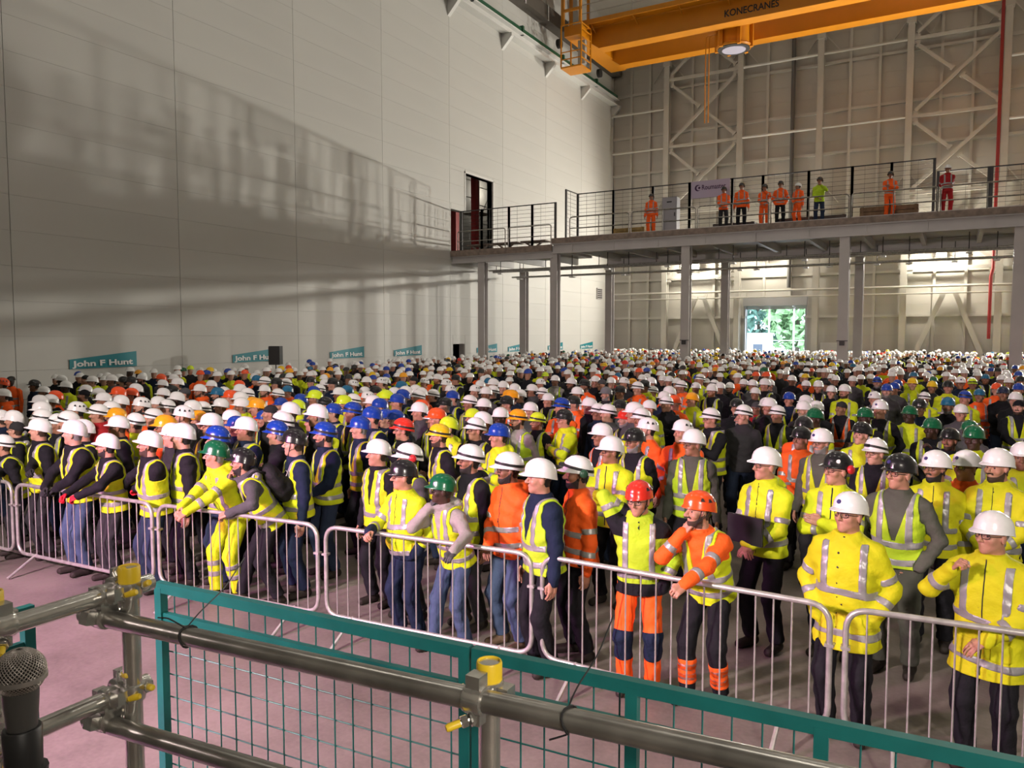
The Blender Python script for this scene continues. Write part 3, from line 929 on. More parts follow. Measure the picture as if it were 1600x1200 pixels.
def coupler(p, ax1, ax2, off, label, yd):
    """two clamp bands round two tubes: one at p along ax1, the other at p + off along ax2"""
    t = thing('scaffold_coupler', label, 'coupler', p, group='scaffold couplers')
    for k, (c, ax) in enumerate((((0, 0, 0), ax1), (off, ax2))):
        ax = np.array(ax, float)
        c = np.array(c, float)
        MB().lathe(c, [(R48 + .0005, -.024), (R48 + .007, -.022), (R48 + .009, -.010), (R48 + .007, 0), (R48 + .009, .010), (R48 + .007, .022), (R48 + .0005, .024)], 22, ax).build('clamp_band', M_SCAF, t, smooth=50)
        o2 = np.array(off, float) * (1 if k == 0 else -1)
        sd = np.cross(ax, o2)
        sd /= np.linalg.norm(sd)
        n2 = -o2 / np.linalg.norm(o2)
        h = c + sd * (R48 + .014)
        MB().box(h, (.034, .034, .034), frame0(ax, n2)).build('hinge_block', M_SCAF, t)
        q = c - sd * (R48 + .014)
        MB().box(q, (.030, .026, .030), frame0(ax, n2)).build('bolt_flap', M_SCAF, t)
        yv = np.array(yd, float)
        bo = MB().tube([q - yv * .03, q + yv * .062], .0062, 8).build('bolt', M_SCAF, t)
        MB().lathe(q + yv * .022, [(.006, 0), (.0135, 0), (.0135, .013), (.006, .013)], 6, yv).build('nut', M_SCAF, t)
        MB().lathe(q + yv * .012, [(.006, 0), (.017, 0), (.017, .004), (.006, .004)], 14, yv).build('washer', M_SCAF, t)
        if True:
            MB().lathe(q + yv * .038, [(.0085, 0), (.0090, .026), (.0070, .032), (.002, .033)], 12, yv).build('thread_cap', M_YEL, t, smooth=40)
    MB().box(np.array(off) / 2, (.05, .05, .03)).build('saddle', M_SCAF, t)
    return t


def frame0(a, b):
    a = np.array(a, float) / np.linalg.norm(a)
    b = np.array(b, float)
    b = b - a * (a @ b)
    b /= np.linalg.norm(b)
    return np.stack([a, b, np.cross(a, b)], 1)


PC = at_z(204, 960, PLZ)           # corner upright
PM = at_z(757, 1092, PLZ)          # middle upright
PC, PM = np.array((PC[0], PC[1])), np.array((PM[0], PM[1]))
PA = np.array((PC[0] - .054, PC[1] - .30))
for _ in range(200):                # the third upright stands further along the side rail
    v_ = np.array((PA[0] - .05, PA[1], 2.25)) - EYE
    if CW / 2 + FPX * (v_ @ RT) / (v_ @ FW) <= 18:
        break
    PA[1] -= .005
RX0, RY0 = PC[0] - .13, PC[1] - .052
rail_y = lambda x: RY0 + (PM[1] - RY0) / (PM[0] - RX0) * (x - RX0)
pole((PC[0], PC[1]), 2.262, 'upright scaffold pole with yellow cap at the platform corner')
pole((PM[0] - .02, PM[1] + .052), 2.185, 'upright scaffold pole with hollow yellow cap in the middle of the railing')
pole((PA[0] - .05, PA[1]), 2.262, 'upright scaffold pole with yellow cap behind the microphone')
rail((PC[0] - .052, PC[1] - 3.0, 2.185), (PC[0] - .052, PC[1] + .10, 2.185), 'shiny top scaffold rail running from the microphone to the corner', M_SCAF)
rail((PC[0] - .052, PC[1] - 3.0, 1.895), (PC[0] - .052, PC[1] + .08, 1.895), 'shiny lower scaffold rail behind the microphone clip', M_SCAF)
rail((PC[0] - .13, PC[1] - .052, 2.125), (3.2, rail_y(3.2), 2.125), 'long dull top scaffold rail with two black cable ties', M_GALVD)
rail((PC[0] - .13, PC[1] - .052, 1.825), (3.2, rail_y(3.2), 1.825), 'long dull lower scaffold rail at the picture bottom', M_GALVD)
coupler((PC[0], PC[1], 2.20), (0, 0, 1), (0, 1, 0), (-.052, 0, 0), 'scaffold coupler with amber thread cap at the top corner', (.86, -.3, .35))
coupler((PC[0] - .052, PC[1] - .035, 2.185), (0, 1, 0), (1, 0, 0), (0, -.012, -.055), 'scaffold coupler joining the long top rail at the corner', (.8, .35, .25))
coupler((PC[0], PC[1], 1.912), (0, 0, 1), (0, 1, 0), (-.052, 0, 0), 'scaffold coupler with amber thread cap at the lower corner', (.86, -.3, .25))
coupler((PC[0] - .052, PC[1] - .035, 1.895), (0, 1, 0), (1, 0, 0), (0, -.012, -.055), 'scaffold coupler joining the long lower rail at the corner', (.8, .35, .25))
coupler((PM[0] - .02, PM[1] + .052, 2.125), (0, 0, 1), (1, 0, 0), (0, -.052, 0), 'scaffold coupler with yellow thread cap on the middle pole', (-.6, -.75, -.2))
coupler((PA[0] - .05, PA[1], 2.19), (0, 0, 1), (0, 1, 0), (.052, 0, 0), 'scaffold coupler above the microphone head', (.8, -.5, -.2))
coupler((PA[0] - .05, PA[1], 1.90), (0, 0, 1), (0, 1, 0), (.052, 0, 0), 'scaffold coupler next to the microphone clip', (.8, -.5, -.1))
for k, (px, py) in enumerate(((318, 985), (885, 1128))):
    q = at_z(px, py, 2.125)
    t = thing('cable_tie', ('black cable tie with loose ends near the corner of the long rail', 'black cable tie on the long rail past the middle pole')[k], 'cable tie', (q[0], rail_y(q[0]), 2.125), group='cable ties on the long rail')
    a = np.linspace(0, 2 * math.pi, 17)
    MB().tube([(.006 * math.sin(2 * x), (R48 + .003) * math.cos(x), (R48 + .003) * math.sin(x)) for x in a], .0026, 6).build('loop', M_BLACK, t)
    MB().tube(arc_path([(0, .0, .027), (.0, .03, .05), (.02, .10, .10), (.03, .16, .17)], .03), .0018, 5).build('tail', M_BLACK, t)
    MB().tube(arc_path([(0, -.01, .027), (-.05, -.02, .045), (-.10, -.015, .035)] if k == 0 else [(0, -.01, -.027), (-.02, -.02, -.035), (-.03, -.02, -.04)], .015), .002, 5).build('tail', M_BLACK, t)

M_TEAL = mat('teal_powder_coat', (.010, .150, .145), .38, noise=.12, nscale=12)


def edge_panel(a, b, ztop, label, n_post):
    """edge protection panel: frame, second rail and a grid of thin rods"""
    a, b = np.array(a, float), np.array(b, float)
    d = b - a
    L = np.linalg.norm(d)
    h = 1.15
    t = thing('edge_panel', label, 'mesh panel', (*a, ztop - h), math.atan2(d[1], d[0]), group='teal edge protection panels')
    MB().bx(0, L, -.016, .016, h - .040, h).build('top_rail', M_TEAL, t)
    MB().bx(0, L, -.016, .016, 0, .036).build('bottom_rail', M_TEAL, t)
    MB().bx(0, L, -.011, .011, h - .155, h - .122).build('second_rail', M_TEAL, t)
    for k in range(n_post):
        x = .018 + (L - .036) * k / (n_post - 1)
        MB().bx(x - .018, x + .018, -.017, .017, .0, h - .02).build('post', M_TEAL, t)
    n = int(L / .079)
    v = MB().tube([(0, 0, .02), (0, 0, h - .03)], .0028, 6)
    me = bpy.data.meshes.new('rod')
    me.from_pydata(np.concatenate(v.v).tolist(), [], v.f)
    me.materials.append(M_TEAL)
    for k in range(1, n):
        link('rod', me, t, (L * k / n, .012, 0))
    v = MB().tube([(0, .017, 0), (L, .017, 0)], .0028, 6)
    me = bpy.data.meshes.new('rod')
    me.from_pydata(np.concatenate(v.v).tolist(), [], v.f)
    me.materials.append(M_TEAL)
    for k in range(9):
        link('rod', me, t, (0, 0, .10 + .095 * k))


ZP = 1.90
e0, e1 = at_z(246, 908, ZP)[:2], at_z(1600, 1188, ZP)[:2]
u = (e1 - e0) / np.linalg.norm(e1 - e0)
pj = at_z(734, 1010, ZP)[:2]
pj = e0 + u * ((pj - e0) @ u)
edge_panel(e0, pj, ZP, 'teal mesh edge panel between the platform corner and the middle pole', 2)
edge_panel(pj + u * .012, pj + u * 2.6, ZP, 'teal mesh edge panel past the middle pole', 6)
q = at_z(50, 944, 1.95)[:2]
edge_panel(q + np.array((-.0, -2.4)), q, 1.95, 'teal mesh edge panel seen end-on behind the microphone', 3)

# microphone on its stand
mp = EYE + ray(31, 1050) * .87
t = thing('microphone', 'silver ball-head microphone in a black clip on a stand', 'microphone', (mp[0], mp[1], 1.19))
mz = mp[2] - 1.19
RB = .0265
gr = MB().lathe((0, 0, mz), [(.001, -RB * .93)] + [(RB * .93 * math.cos(q), RB * .93 * math.sin(q)) for q in np.linspace(-1.2, 1.5, 12)], 24).build('foam', mat('mic_foam', (.02, .019, .018), .9), t, smooth=True)
mb = MB()
for fam in (-1, 1):
    for k in range(38):
        a0 = 2 * math.pi * k / 38
        la = np.linspace(-1.05, 1.45, 22)
        pts = [(RB * math.cos(l) * math.cos(a0 + fam * l * .9), RB * math.cos(l) * math.sin(a0 + fam * l * .9), mz + RB * math.sin(l)) for l in la]
        mb.tube(pts, .0006, 4)
mb.build('grille_wire', mat('mic_wire', (.42, .38, .35), .35, metal=.8), t, smooth=True)
MB().lathe((0, 0, mz), [(RB * .97, -.0095), (RB * 1.035, -.0085), (RB * 1.035, -.0035), (RB * .97, -.0025)], 28).build('grille_ring', mat('mic_ring', (.40, .38, .36), .35, metal=.8), t, smooth=40)
MB().lathe((0, 0, mz), [(.0130, -.19), (.0160, -.06), (.0185, -.028), (.0185, -.020)], 20).build('barrel', mat('mic_barrel', (.06, .057, .055), .4), t, smooth=40)
MB().lathe((0, 0, mz), [(.0155, -.13), (.0195, -.11), (.0205, -.066), (.0190, -.064)], 18).build('clip', M_BLACK, t, smooth=40)
MB().tube([(0, 0, mz - .17), (.004, .006, mz - .11)], .018, 10).build('clip_joint', M_BLACK, t, smooth=40)
MB().tube([(0, 0, .02), (0, 0, mz - .17)], .009, 10).build('stand_tube', M_BLACK, t)
MB().lathe((0, 0, 0), [(.11, 0), (.11, .012), (.03, .022)], 24).build('stand_base', M_BLACK, t)
# lamp stands that carry the stage lights
for k, p in enumerate(((-6.5, -3.5), (5.5, -3.0), (-8.0, -1.0))):
    t = thing('light_stand', ('stage lamp stand beside the platform steps', 'stage lamp stand on the far side of the platform', 'stage wash lamp stand close to the barrier')[k], 'lamp stand', (p[0], p[1], 0), group='stage lamp stands')
    hgt = (5.2, 5.2, 3.9)[k]
    MB().tube([(0, -.45, 0), (0, -.45, hgt)], .03, 8).build('pole', M_BLACK, t)
    MB().lathe((0, -.45, hgt), [(.10, -.1), (.16, 0), (.16, .25)], 16, (0, 1, -.25)).build('lamp_can', M_BLACK, t)
    for j in range(3):
        q = j * 2.09
        MB().tube([(0, -.45, .8), (.7 * math.cos(q), -.45 + .7 * math.sin(q), .02)], .02, 6).build('leg', M_BLACK, t)
# ------------------------------------------------------------------ figures: signed distance shapes turned into surfaces
def surfnet(f, lo, hi, h):
    lo, hi = np.array(lo, float), np.array(hi, float)
    n = np.ceil((hi - lo) / h).astype(int) + 1
    ax = [lo[i] + h * np.arange(n[i]) for i in range(3)]
    G = np.stack(np.meshgrid(*ax, indexing='ij'), -1)
    V = f(G.reshape(-1, 3)).reshape(n)
    S = V < 0
    nx, ny, nz = n
    cnt = np.zeros((nx - 1, ny - 1, nz - 1), int)
    for i in (0, 1):
        for j in (0, 1):
            for k in (0, 1):
                cnt += S[i:nx - 1 + i, j:ny - 1 + j, k:nz - 1 + k]
    act = (cnt > 0) & (cnt < 8)
    idx = -np.ones(act.shape, int)
    C = np.argwhere(act)
    idx[act] = np.arange(len(C))
    acc = np.zeros((len(C), 3))
    num = np.zeros(len(C))
    for a in range(3):
        o1, o2 = [b for b in range(3) if b != a]
        for p in (0, 1):
            for q in (0, 1):
                c0 = C.copy()
                c0[:, o1] += p
                c0[:, o2] += q
                c1 = c0.copy()
                c1[:, a] += 1
                v0, v1 = V[tuple(c0.T)], V[tuple(c1.T)]
                m = (v0 < 0) != (v1 < 0)
                t = np.where(m, v0 / np.where(m, v0 - v1, 1), 0)
                P = c0.astype(float)
                P[:, a] += t
                acc += P * m[:, None]
                num += m
    verts = lo + h * acc / num[:, None]
    quads = []
    for a in range(3):
        o1, o2 = (a + 1) % 3, (a + 2) % 3
        s0 = [slice(None)] * 3
        s1 = [slice(None)] * 3
        s0[a], s1[a] = slice(0, n[a] - 1), slice(1, n[a])
        A, B = S[tuple(s0)], S[tuple(s1)]
        E = np.argwhere(A != B)
        E = E[(E[:, o1] > 0) & (E[:, o2] > 0) & (E[:, o1] < n[o1] - 1) & (E[:, o2] < n[o2] - 1)]
        fl = A[tuple(E.T)]
        q = []
        for p, r in ((-1, -1), (0, -1), (0, 0), (-1, 0)):
            c = E.copy()
            c[:, o1] += p
            c[:, o2] += r
            q.append(idx[tuple(c.T)])
        q = np.stack(q, 1)
        q[~fl] = q[~fl][:, ::-1]
        quads.append(q)
    quads = np.concatenate(quads)
    e = h * 0.25
    for _ in range(2):
        v = f(verts)
        g = np.stack([f(verts + d) - v for d in np.eye(3) * e], 1) / e
        verts = verts - g * (np.clip(v, -h, h) / np.maximum((g * g).sum(1), 0.3))[:, None]
    return verts, quads


def smin(a, b, k):
    d = np.clip(0.5 + 0.5 * (b - a) / k, 0, 1)
    return b * (1 - d) + a * d - k * d * (1 - d)


def smax(a, b, k):
    return -smin(-a, -b, k)


def cone(p, a, b, ra, rb):
    """capsule whose radius goes from ra to rb; also returns the share along it"""
    a, b = np.asarray(a, float), np.asarray(b, float)
    d = b - a
    t = np.clip(((p - a) @ d) / (d @ d), 0, 1)
    return np.linalg.norm(p - a - t[:, None] * d, axis=1) - (ra + (rb - ra) * t), t


def ell(p, c, r):
    r = np.array(r, float)
    q = (p - np.array(c)) / r
    k = np.linalg.norm(q, axis=1)
    k2 = np.linalg.norm(q / r, axis=1) + 1e-9
    return k * (k - 1) / k2


def tri(q):
    return np.concatenate([q[:, [0, 1, 2]], q[:, [0, 2, 3]]])


def vnormals(v, t):
    n = np.cross(v[t[:, 1]] - v[t[:, 0]], v[t[:, 2]] - v[t[:, 0]])
    N = np.zeros_like(v)
    for k in range(3):
        np.add.at(N, t[:, k], n)
    return N / (np.linalg.norm(N, axis=1)[:, None] + 1e-12)


def clip(v, t, fld, extra=()):
    """cut the triangle mesh along fld = 0 and keep the positive side"""
    pos = fld[t] > 0
    c = pos.sum(1)
    keep = [t[c == 3]]
    edges = {}
    nv = []
    ne = [[] for _ in extra]
    base = len(v)

    def cut(i, j):
        key = (i, j) if i < j else (j, i)
        if key not in edges:
            s = fld[i] / (fld[i] - fld[j])
            edges[key] = base + len(nv)
            nv.append(v[i] + (v[j] - v[i]) * s)
            for e, l in zip(extra, ne):
                l.append(e[i] + (e[j] - e[i]) * s)
        return edges[key]
    new = []
    for tr, pp in zip(t[c == 1], pos[c == 1]):
        k = int(np.argmax(pp))
        a, b, d = tr[k], tr[(k + 1) % 3], tr[(k + 2) % 3]
        new.append((a, cut(a, b), cut(a, d)))
    for tr, pp in zip(t[c == 2], pos[c == 2]):
        k = int(np.argmin(pp))
        a, b, d = tr[k], tr[(k + 1) % 3], tr[(k + 2) % 3]
        x, y = cut(a, b), cut(a, d)
        new += [(x, b, d), (x, d, y)]
    T = np.concatenate(keep + ([np.array(new, int)] if new else []))
    Vv = np.concatenate([v, np.array(nv)]) if nv else v
    ex = [np.concatenate([e, np.array(l)]) if l else e for e, l in zip(extra, ne)]
    used = np.unique(T)
    m = -np.ones(len(Vv), int)
    m[used] = np.arange(len(used))
    return (Vv[used], m[T]) + tuple(e[used] for e in ex)


def rim(v, t, n, depth):
    """turn the cut edge inwards so that the cloth has a thickness"""
    e = np.concatenate([t[:, [0, 1]], t[:, [1, 2]], t[:, [2, 0]]])
    s = np.sort(e, 1)
    _, inv, cnt = np.unique(s, axis=0, return_inverse=True, return_counts=True)
    b = e[cnt[inv.ravel()] == 1]
    ids = np.unique(b)
    m = {int(i): len(v) + k for k, i in enumerate(ids)}
    v2 = np.concatenate([v, v[ids] - n[ids] * depth])
    r = [(j, i, m[int(i)]) for i, j in b] + [(j, m[int(i)], m[int(j)]) for i, j in b]
    return v2, (np.concatenate([t, np.array(r, int)]) if r else t)


# ---- head
def head_sdf(p, w=1.0, jaw=1.0, nose=1.0, chin=1.0):
    q = p.copy()
    q[:, 0] = np.abs(q[:, 0])
    d = ell(p, (0, -.012, .035), (.077 * w, .097, .086))
    d = smin(d, ell(p, (0, .022, -.045), (.059 * w * jaw, .066, .076)), .035)
    d = smin(d, np.linalg.norm(p - np.array((0, .063, -.096)), axis=1) - .026 * chin, .03)
    d = smin(d, cone(q, (0, .082, .029), (.036, .072, .028), .013, .012)[0], .02)
    d = smin(d, np.linalg.norm(q - np.array((.043, .060, -.022)), axis=1) - .027, .022)
    d = smax(d, -(np.linalg.norm(q - np.array((.033, .103, .006)), axis=1) - .018), .014)
    d = smin(d, cone(p, (0, .088, .014), (0, .108 + .008 * nose, -.026), .009, .0135 * nose)[0], .010)
    d = smin(d, np.linalg.norm(q - np.array((.012, .100, -.030)), axis=1) - .009 * nose, .008)
    d = smin(d, cone(q, (0, .0905, -.053), (.017, .083, -.055), .007, .004)[0], .006)
    d = smin(d, cone(q, (0, .0895, -.066), (.015, .083, -.065), .008, .004)[0], .006)
    qe = q - np.array((.079 * w, -.006, -.008))
    d = smin(d, ell(qe, (0, 0, 0), (.010, .021, .034)), .006)
    d = smin(d, cone(p, (0, -.022, -.06), (0, -.045, -.235), .056 * w, .066)[0], .03)
    return d


HEADPAR = [dict(), dict(w=1.06, jaw=1.12, chin=1.1), dict(w=.96, jaw=.95, nose=1.15), dict(w=1.03, jaw=1.0, nose=.92, chin=1.15)]
HEADS = []
for hp in HEADPAR:
    hv, hq = surfnet(lambda p: head_sdf(p, **hp), (-.11, -.135, -.26), (.11, .145, .135), .0085)
    HEADS.append((hv, hq))
_hv, _hq = HEADS[0]
_ht = tri(_hq)


def head_piece(i, fld, off, depth=.008):
    v, q = HEADS[i]
    t = tri(q)
    n = vnormals(v, t)
    V, T, N = clip(v, t, fld(v), (n,))
    V = V + N * off
    V, T = rim(V, T, N, depth)
    return V, T


def beard_fld(v):
    x, y, z = np.abs(v[:, 0]), v[:, 1], v[:, 2]
    jawl = np.minimum(-.004 - z, y + .006)
    jawl = np.minimum(jawl, z + .128 - 0.0)
    upper = np.interp(y, [-.01, .02, .06, .09], [-.005, -.044, -.068, -.073]) - z + .2 * np.maximum(0, x - .05)
    lips = np.sqrt((x / .021) ** 2 + ((z + .060) / .0115) ** 2 + 0 * y) - 1
    mous = np.minimum(.030 - x, np.minimum(-.037 - z, z + .054)) * (y > .06)
    b = np.minimum(np.minimum(jawl, upper), np.where(y > .06, lips * .012, 1))
    return np.maximum(b, np.where(y > .06, np.minimum(mous, lips * .012), -1))


def hair_fld(v):
    x, y, z = np.abs(v[:, 0]), v[:, 1], v[:, 2]
    return np.minimum(np.minimum(.012 + .55 * (z - .03) - y, z + .062 + .55 * np.maximum(0, y + .03)), np.where(x > .074, (z - .02) * .6, 1))


BEARDS = [head_piece(i, beard_fld, .0045) for i in range(4)]


def brow_fld(v):
    x, y, z = np.abs(v[:, 0]), v[:, 1], v[:, 2]
    return np.where(y > .05, np.minimum(.0045 - np.abs(z - .030 + .25 * (x - .033) ** 2 / .03), .020 - np.abs(x - .036)), -1)


def with_brows(i):
    a, b = head_piece(i, hair_fld, .006), head_piece(i, brow_fld, .0025, .004)
    return np.concatenate([a[0], b[0]]), np.concatenate([a[1], b[1] + len(a[0])])


HAIRS = [with_brows(i) for i in range(4)]
BEARD_ME = [np_mesh('beard', *b) for b in BEARDS]
HAIR_ME = [np_mesh('hair', *b) for b in HAIRS]


def eye_mesh():
    mb = MB()
    for s in (-1, 1):
        mb.lathe((s * .0325, .0705, .006), [(.002, -.0135), (.009, -.010), (.0135, 0), (.0115, .007), (.0062, .0118)], 10, (s * .12, 1, 0))
    v, f = np.concatenate(mb.v), mb.f
    me = bpy.data.meshes.new('eyes')
    me.from_pydata(v.tolist(), [], f)
    return me


def glasses_mesh():
    mb = MB()
    for s in (-1, 1):
        c = np.array((s * .033, .103, .006))
        pts = []
        for k in range(13):
            a = 2 * math.pi * k / 12
            ca, sa = math.cos(a), math.sin(a)
            px = .025 * np.sign(ca) * abs(ca) ** .6
            pts.append(c + np.array((px, -.018 * ((px * s + .01) / .035) ** 2 * np.sign(px * s + .01), .017 * np.sign(sa) * abs(sa) ** .6)))
        mb.tube(pts, .0022, 5)
        mb.tube([(s * .058, .094, .012), (s * .078, .06, .012), (s * .085, -.01, .008)], .0024, 5)
    mb.tube([(-.010, .104, .010), (0, .108, .012), (.010, .104, .010)], .0022, 5)
    me = bpy.data.meshes.new('glasses_frame')
    me.from_pydata(np.concatenate(mb.v).tolist(), [], mb.f)
    return me


def lens_mesh():
    mb = MB()
    for s in (-1, 1):
        v = []
        for dy in (0, -.002):
            for k in range(10):
                a = 2 * math.pi * k / 10
                ca, sa = math.cos(a), math.sin(a)
                px = .025 * np.sign(ca) * abs(ca) ** .6
                v.append((s * .033 + px, .103 + dy - .018 * ((px * s + .01) / .035) ** 2 * np.sign(px * s + .01), .006 + .017 * np.sign(sa) * abs(sa) ** .6))
        f = [tuple(range(10)), tuple(range(19, 9, -1))] + [(k, (k + 1) % 10, 10 + (k + 1) % 10, 10 + k) for k in range(10)]
        mb.add(v, f)
    me = bpy.data.meshes.new('lens')
    me.from_pydata(np.concatenate(mb.v).tolist(), [], mb.f)
    return me


EYE_ME, GLASS_ME, LENS_ME = eye_mesh(), glasses_mesh(), lens_mesh()


# ---- helmets (in the head's frame)
def helmet_shell(peak=.046, brim=.006, ridge=.006, wd=.111, ln=.139, top=.168, base=.042, n=36):
    rings = []
    ang = np.linspace(0, 2 * math.pi, n, endpoint=False)
    cx, sy = np.cos(ang), np.sin(ang)
    front = np.clip(sy, 0, 1)
    cy = -.008
    prof = [(.05, 1.0), (.25, .985), (.5, .90), (.72, .74), (.88, .54), (.965, .30), (1.0, .0)]
    for r, z in prof:
        zz = base + (top - base) * z
        rad = r
        x = wd * rad * cx
        y = cy + ln * rad * sy
        rg = ridge * np.exp(-(x / .022) ** 2) * (z > .2) + .5 * ridge * np.exp(-((np.abs(x) - .05) / .014) ** 2) * (z > .3) * (z < .95)
        rings.append(np.stack([x, y, np.full(n, zz) + rg], 1))
    # brim with the peak in front
    tilt = lambda y: -.10 * (y - cy)
    e = brim + peak * front ** 2.2
    low = .022 * np.clip(-sy, 0, 1) ** 1.5
    x = (wd + brim) * cx * (1 + 0 * e)
    y = cy + (ln + e) * sy
    rings.append(np.stack([x, y, np.full(n, base - .010) - .25 * peak * front ** 2 - low], 1))
    rings.append(np.stack([x, y, np.full(n, base - .015) - .25 * peak * front ** 2 - low], 1))
    # inside
    rings.append(np.stack([wd * .95 * cx, cy + ln * .95 * sy, np.full(n, base - .008) - low], 1))
    rings.append(np.stack([wd * .85 * cx, cy + ln * .85 * sy, np.full(n, base + .04)], 1))
    rings.append(np.stack([wd * .4 * cx, cy + ln * .4 * sy, np.full(n, top - .02)], 1))
    v = np.concatenate([np.array([(0, cy, top + ridge)])] + rings)
    v[:, 2] += .10 * (v[:, 1] - cy) * .9      # sits tilted back a little
    f = [(0, 1 + j, 1 + (j + 1) % n) for j in range(n)]
    for i in range(len(rings) - 1):
        for j in range(n):
            k = (j + 1) % n
            f.append((1 + i * n + j, 1 + (i + 1) * n + j, 1 + (i + 1) * n + k, 1 + i * n + k))
    me = bpy.data.meshes.new('hard_hat')
    me.from_pydata(v.tolist(), [], f)
    me.shade_smooth()
    me.set_sharp_from_angle(angle=math.radians(55))
    return me


def shell_pt(a, z, k=1.0, wd=.111, ln=.139, top=.168, base=.042):
    """a point on the shell at angle a and height share z"""
    zs = [0, .30, .54, .74, .90, .985, 1.0]
    rs = [1.0, .965, .88, .72, .5, .25, .05]
    r = np.interp(z, zs, rs) * k
    p = np.array((wd * r * math.cos(a), -.008 + ln * r * math.sin(a), base + (top - base) * z))
    p[2] += .09 * (p[1] + .008)
    return p


def band_mesh(z0, z1, w=.013, lamp=False):
    """elastic strap round the shell, higher in front (z1) than behind (z0)"""
    n = 40
    V = []
    for j in range(n):
        a = 2 * math.pi * j / n
        zc = z0 + (z1 - z0) * (0.5 + 0.5 * math.sin(a))
        for dz, k in ((-w, 1.005), (-w, 1.035), (w, 1.035), (w, 1.005)):
            p = shell_pt(a, max(0.02, zc), k)
            p[2] += dz
            V.append(p)
    F = []
    for j in range(n):
        k = (j + 1) % n
        for c in range(4):
            d = (c + 1) % 4
            F.append((4 * j + c, 4 * j + d, 4 * k + d, 4 * k + c))
    mb = MB().add(V, F)
    if lamp:
        p = shell_pt(math.pi / 2, z1, 1.05)
        mb.box(p + np.array((0, .008, 0)), (.045, .03, .032))
        mb.lathe(p + np.array((0, .022, 0)), [(.014, 0), (.016, .012), (.013, .014)], 12, (0, 1, 0))
    me = bpy.data.meshes.new('strap')
    me.from_pydata(np.concatenate(mb.v).tolist(), [], mb.f)
    return me


def goggle_mesh():
    """safety goggles pushed up on the shell"""
    mb = MB()
    for s in (-1, 1):
        pts = [shell_pt(math.pi / 2 - s * t, .30, 1.06) for t in (.05, .2, .38, .5)]
        mb.tube(pts, [.012, .018, .018, .010], 8)
    me = bpy.data.meshes.new('goggles')
    me.from_pydata(np.concatenate(mb.v).tolist(), [], mb.f)
    me.shade_smooth()
    return me


def vent_mesh():
    mb = MB()
    for s in (-1, 1):
        for a, z in ((.25, .52), (-.28, .5), (-.8, .55)):
            c = shell_pt(math.pi / 2 - s * (math.pi / 2 - a), z, 1.0)
            nrm = c - np.array((0, -.008, .05))
            nrm /= np.linalg.norm(nrm)
            t = np.cross(nrm, (0, 0, 1))
            t /= np.linalg.norm(t)
            u = np.cross(t, nrm)
            v = [c + nrm * .004 + t * x + u * y for x, y in ((-.018, -.012), (.016, -.012), (.010, .014), (-.004, .016))]
            v += [p - nrm * .012 for p in v]
            mb.add(v, [(0, 1, 2, 3), (7, 6, 5, 4), (0, 4, 5, 1), (1, 5, 6, 2), (2, 6, 7, 3), (3, 7, 4, 0)])
    me = bpy.data.meshes.new('vent')
    me.from_pydata(np.concatenate(mb.v).tolist(), [], mb.f)
    return me


def badge_mesh():
    c = shell_pt(math.pi / 2, .36, 1.03)
    nrm = np.array((0, .92, .4))
    mb = MB().lathe(c, [(.001, .003), (.016, .003), (.017, 0), (.016, -.006)], 14, nrm)
    me = bpy.data.meshes.new('badge')
    me.from_pydata(np.concatenate(mb.v).tolist(), [], mb.f)
    return me


def side_badge_mesh():
    c = shell_pt(math.pi * .80, .34, 1.02)
    nrm = c - np.array((0, -.008, .05))
    mb = MB().lathe(c, [(.001, .003), (.017, .003), (.018, 0), (.017, -.008)], 14, nrm)
    me = bpy.data.meshes.new('badge')
    me.from_pydata(np.concatenate(mb.v).tolist(), [], mb.f)
    return me


def chin_strap_mesh():
    mb = MB()
    mb.tube([(-.095, .02, .05), (-.084, .026, -.01), (-.066, .038, -.07), (-.03, .052, -.118), (0, .058, -.126), (.03, .052, -.118), (.066, .038, -.07), (.084, .026, -.01), (.095, .02, .05)], .0042, 5)
    for s in (-1, 1):
        mb.tube([(s * .095, -.06, .045), (s * .085, -.02, -.02), (s * .068, .036, -.066)], .0036, 5)
    me = bpy.data.meshes.new('chin_strap')
    me.from_pydata(np.concatenate(mb.v).tolist(), [], mb.f)
    return me


def earmuff_mesh(side=-1):
    mb = MB()
    for s in ((side,) if side else (-1, 1)):
        mb.lathe((s * .112, -.03, .03), [(.02, 0), (.036, .004), (.04, .016), (.036, .03), (.02, .036)], 16, (s, -.2, .1))
        mb.tube([(s * .118, -.02, .06), (s * .125, -.02, .04)], .006, 6)
    me = bpy.data.meshes.new('ear_defender')
    me.from_pydata(np.concatenate(mb.v).tolist(), [], mb.f)
    me.shade_smooth()
    return me


def cap_mesh():
    """knitted or cloth cap close to the skull"""
    v, q = surfnet(lambda p: ell(p, (0, -.014, .042), (.087, .107, .096)) + .0015 * np.sin(p[:, 2] * 300), (-.11, -.14, -.08), (.11, .12, .16), .014)
    t = tri(q)
    n = vnormals(v, t)
    V, T, N = clip(v, t, v[:, 2] - (.028 + .25 * np.minimum(0, v[:, 1])), (n,))
    V, T = rim(V, T, N, .008)
    return np_mesh('cap', V, T)


HELM = {'c': helmet_shell(), 'v': helmet_shell(peak=.014, brim=.003, ridge=.004, top=.168, wd=.109), 'n': cap_mesh()}
STRAP_ME = {'s': band_mesh(.10, .22), 'l': band_mesh(.06, .30, lamp=True)}
GOGGLE_ME, VENT_ME, BADGE_ME, SBADGE_ME, CHIN_ME = goggle_mesh(), vent_mesh(), badge_mesh(), side_badge_mesh(), chin_strap_mesh()
MUFF_ME, MUFF2_ME = earmuff_mesh(-1), earmuff_mesh(0)


